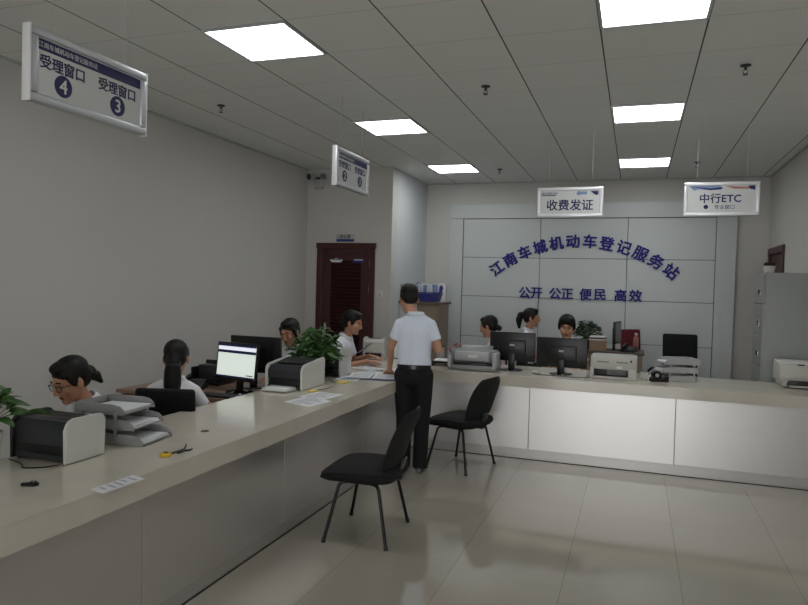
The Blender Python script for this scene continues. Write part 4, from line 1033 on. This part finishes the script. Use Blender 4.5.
# tan cabinet with things, behind the right counter
t = thing('file_cabinet', 'tan low file cabinet behind the right counter with plant and box on top', 'cabinet', (0, 0, 0))
MB().box2((-.66, 8.35, 0), (.10, 8.80, .92), .003).build('body', m_tan, t, smooth=False)
MB().box2((-.68, 8.33, .92), (.12, 8.82, .95), .003).build('top_board', m_wdull, t, smooth=False)
for k in range(2):
    x0 = -.655+k*.38; dd = MB().box2((x0, 8.333, .08), (x0+.37, 8.35, .90), .002).build('door', m_tan, t, smooth=False)
    MB().box((x0+(.335 if k == 0 else .035), 8.325, .6), (.012, .015, .1), .003).build('pull', m_chrome, dd)
t = thing('cardboard_box', 'brown cardboard box with pale folders on the tan file cabinet', 'box', (-.42, 8.50, .95), math.radians(4))
q = MB(); q.box((0, 0, .06), (.20, .20, .12)); q.build('box', m_card, t, smooth=False); MB().box((.0, -.101, .08), (.14, .002, .03)).build('tape', m_tan, t, smooth=False)
t = thing('folder_stack', 'red and white folders stacked on the cardboard box', 'folders', (-.42, 8.50, 1.07), math.radians(-8))
for k, mm in enumerate((m_paper, m_red, m_paper)): MB().box((0, 0, .008+k*.016), (.19-.01*k, .19, .014), .002).build('folder', mm, t, smooth=False)
monitor('small black monitor seen edge-on on the tan file cabinet', (-.20, 8.60, .95), math.radians(80), W_=.36, Hh=.27, lift=.08, tilt=-.02, backlogo=False)
t = thing('water_bottle', 'pinkish plastic bottle standing on the tan file cabinet by the red chair', 'bottle', (.02, 8.66, .95))
MB().lathe([(.03, 0), (.033, .004), (.033, .14), (.026, .165), (.014, .18), (.014, .19)]).build('body', m_pinkp, t); MB().lathe([(.017, .19), (.017, .215), (.002, .217)]).build('cap', m_white, t)
t = thing('telephone', 'dark telephone on the tan file cabinet in front of the edge-on monitor', 'telephone', (-.06, 8.44, .95), math.radians(-15))
q = MB(); q.prism([(-.09, 0), (.09, 0), (.09, .06), (-.09, .025)], 0, -.08, .08); q.build('body', m_black, t, smooth=False)
q = MB(); q.chain([V((-.05, -.07, .055)), V((-.05, 0, .07)), V((-.05, .07, .08))], [.02, .014, .02]); q.build('handset', m_black, t)

# locker against the right wall
t = thing('locker', 'tall grey steel locker against the right wall behind the counter end', 'locker', (0, 0, 0))
LX0, LY0, LY1 = 1.205, 7.5, 8.05
MB().box2((LX0+.016, LY0, .06), (XR-.006, LY1, 1.9), .003).build('body', m_lock, t, smooth=False)
MB().box2((LX0+.03, LY0+.01, 0), (XR-.02, LY1-.01, .06)).build('plinth', m_dgrey, t, smooth=False)
zz = [.08, .34, .93, 1.24, 1.585, 1.885]; zz = [.08, .645, .96, 1.265, 1.585, 1.885]
for a, b in zip(zz, zz[1:]):
    dd = MB().box2((LX0, LY0+.015, a+.004), (LX0+.018, LY1-.015, b-.004), .003).build('door', m_lock, t, smooth=False)
    h = a+(b-a)*.36
    q = MB(); q.box((LX0-.003, LY0+.19, h), (.008, .05, .085), .003); q.build('handle_plate', m_chrome, dd)
    q = MB(); q.box((LX0-.014, LY0+.18, h+.01), (.016, .02, .05), .004); q.build('handle', m_black, dd)

# ------------------------------------------------------------------ camera
X0 = (0.9444240433528349, -0.03443318573830319, -0.3269213698383666)
Yd = (0.32760087055506476, 0.01623883625596226, 0.9446766482816307)
Z0 = (0.027219403899538988, 0.9992750651932447, -0.026616689020052854)
cam = bpy.data.cameras.new('camera'); cam.sensor_width = 36; cam.lens = 669/808*36; cam.clip_start = .05
co = bpy.data.objects.new('camera', cam); COL.objects.link(co)
right = V((X0[0], Yd[0], Z0[0])).normalized(); fwd = V((X0[2], Yd[2], Z0[2])); fwd = (fwd-right*fwd.dot(right)).normalized(); up = right.cross(fwd)
co.matrix_world = M.Translation((0, 0, 1.68)) @ M((right, up, -fwd)).transposed().to_4x4()
bpy.context.scene.camera = co

# ------------------------------------------------------------------ daylight through the narrowed front opening, world
wd = bpy.data.worlds.new('world'); bpy.context.scene.world = wd; wd.use_nodes = True
bg = wd.node_tree.nodes['Background']; bg.inputs[0].default_value = (.97, .98, 1., 1); bg.inputs[1].default_value = 12.0
pl = bpy.data.lights.new('window_portal', 'AREA'); pl.shape = 'RECTANGLE'; pl.size = 3.2; pl.size_y = 2.63
pl.cycles.is_portal = True
po = bpy.data.objects.new('window_portal', pl); COL.objects.link(po); po.location = (-.3, YF-.2, 1.435); po.rotation_euler = (PI/2, 0, PI)
po.rotation_euler = (-PI/2, 0, 0) if False else (PI/2, 0, PI)

sc = bpy.context.scene
sc.view_settings.view_transform = 'Standard'; sc.view_settings.look = 'None'; sc.view_settings.gamma = 1; sc.view_settings.use_curve_mapping = False
sc.view_settings.exposure = -1.22
sc.cycles.max_bounces = 8; sc.cycles.diffuse_bounces = 5
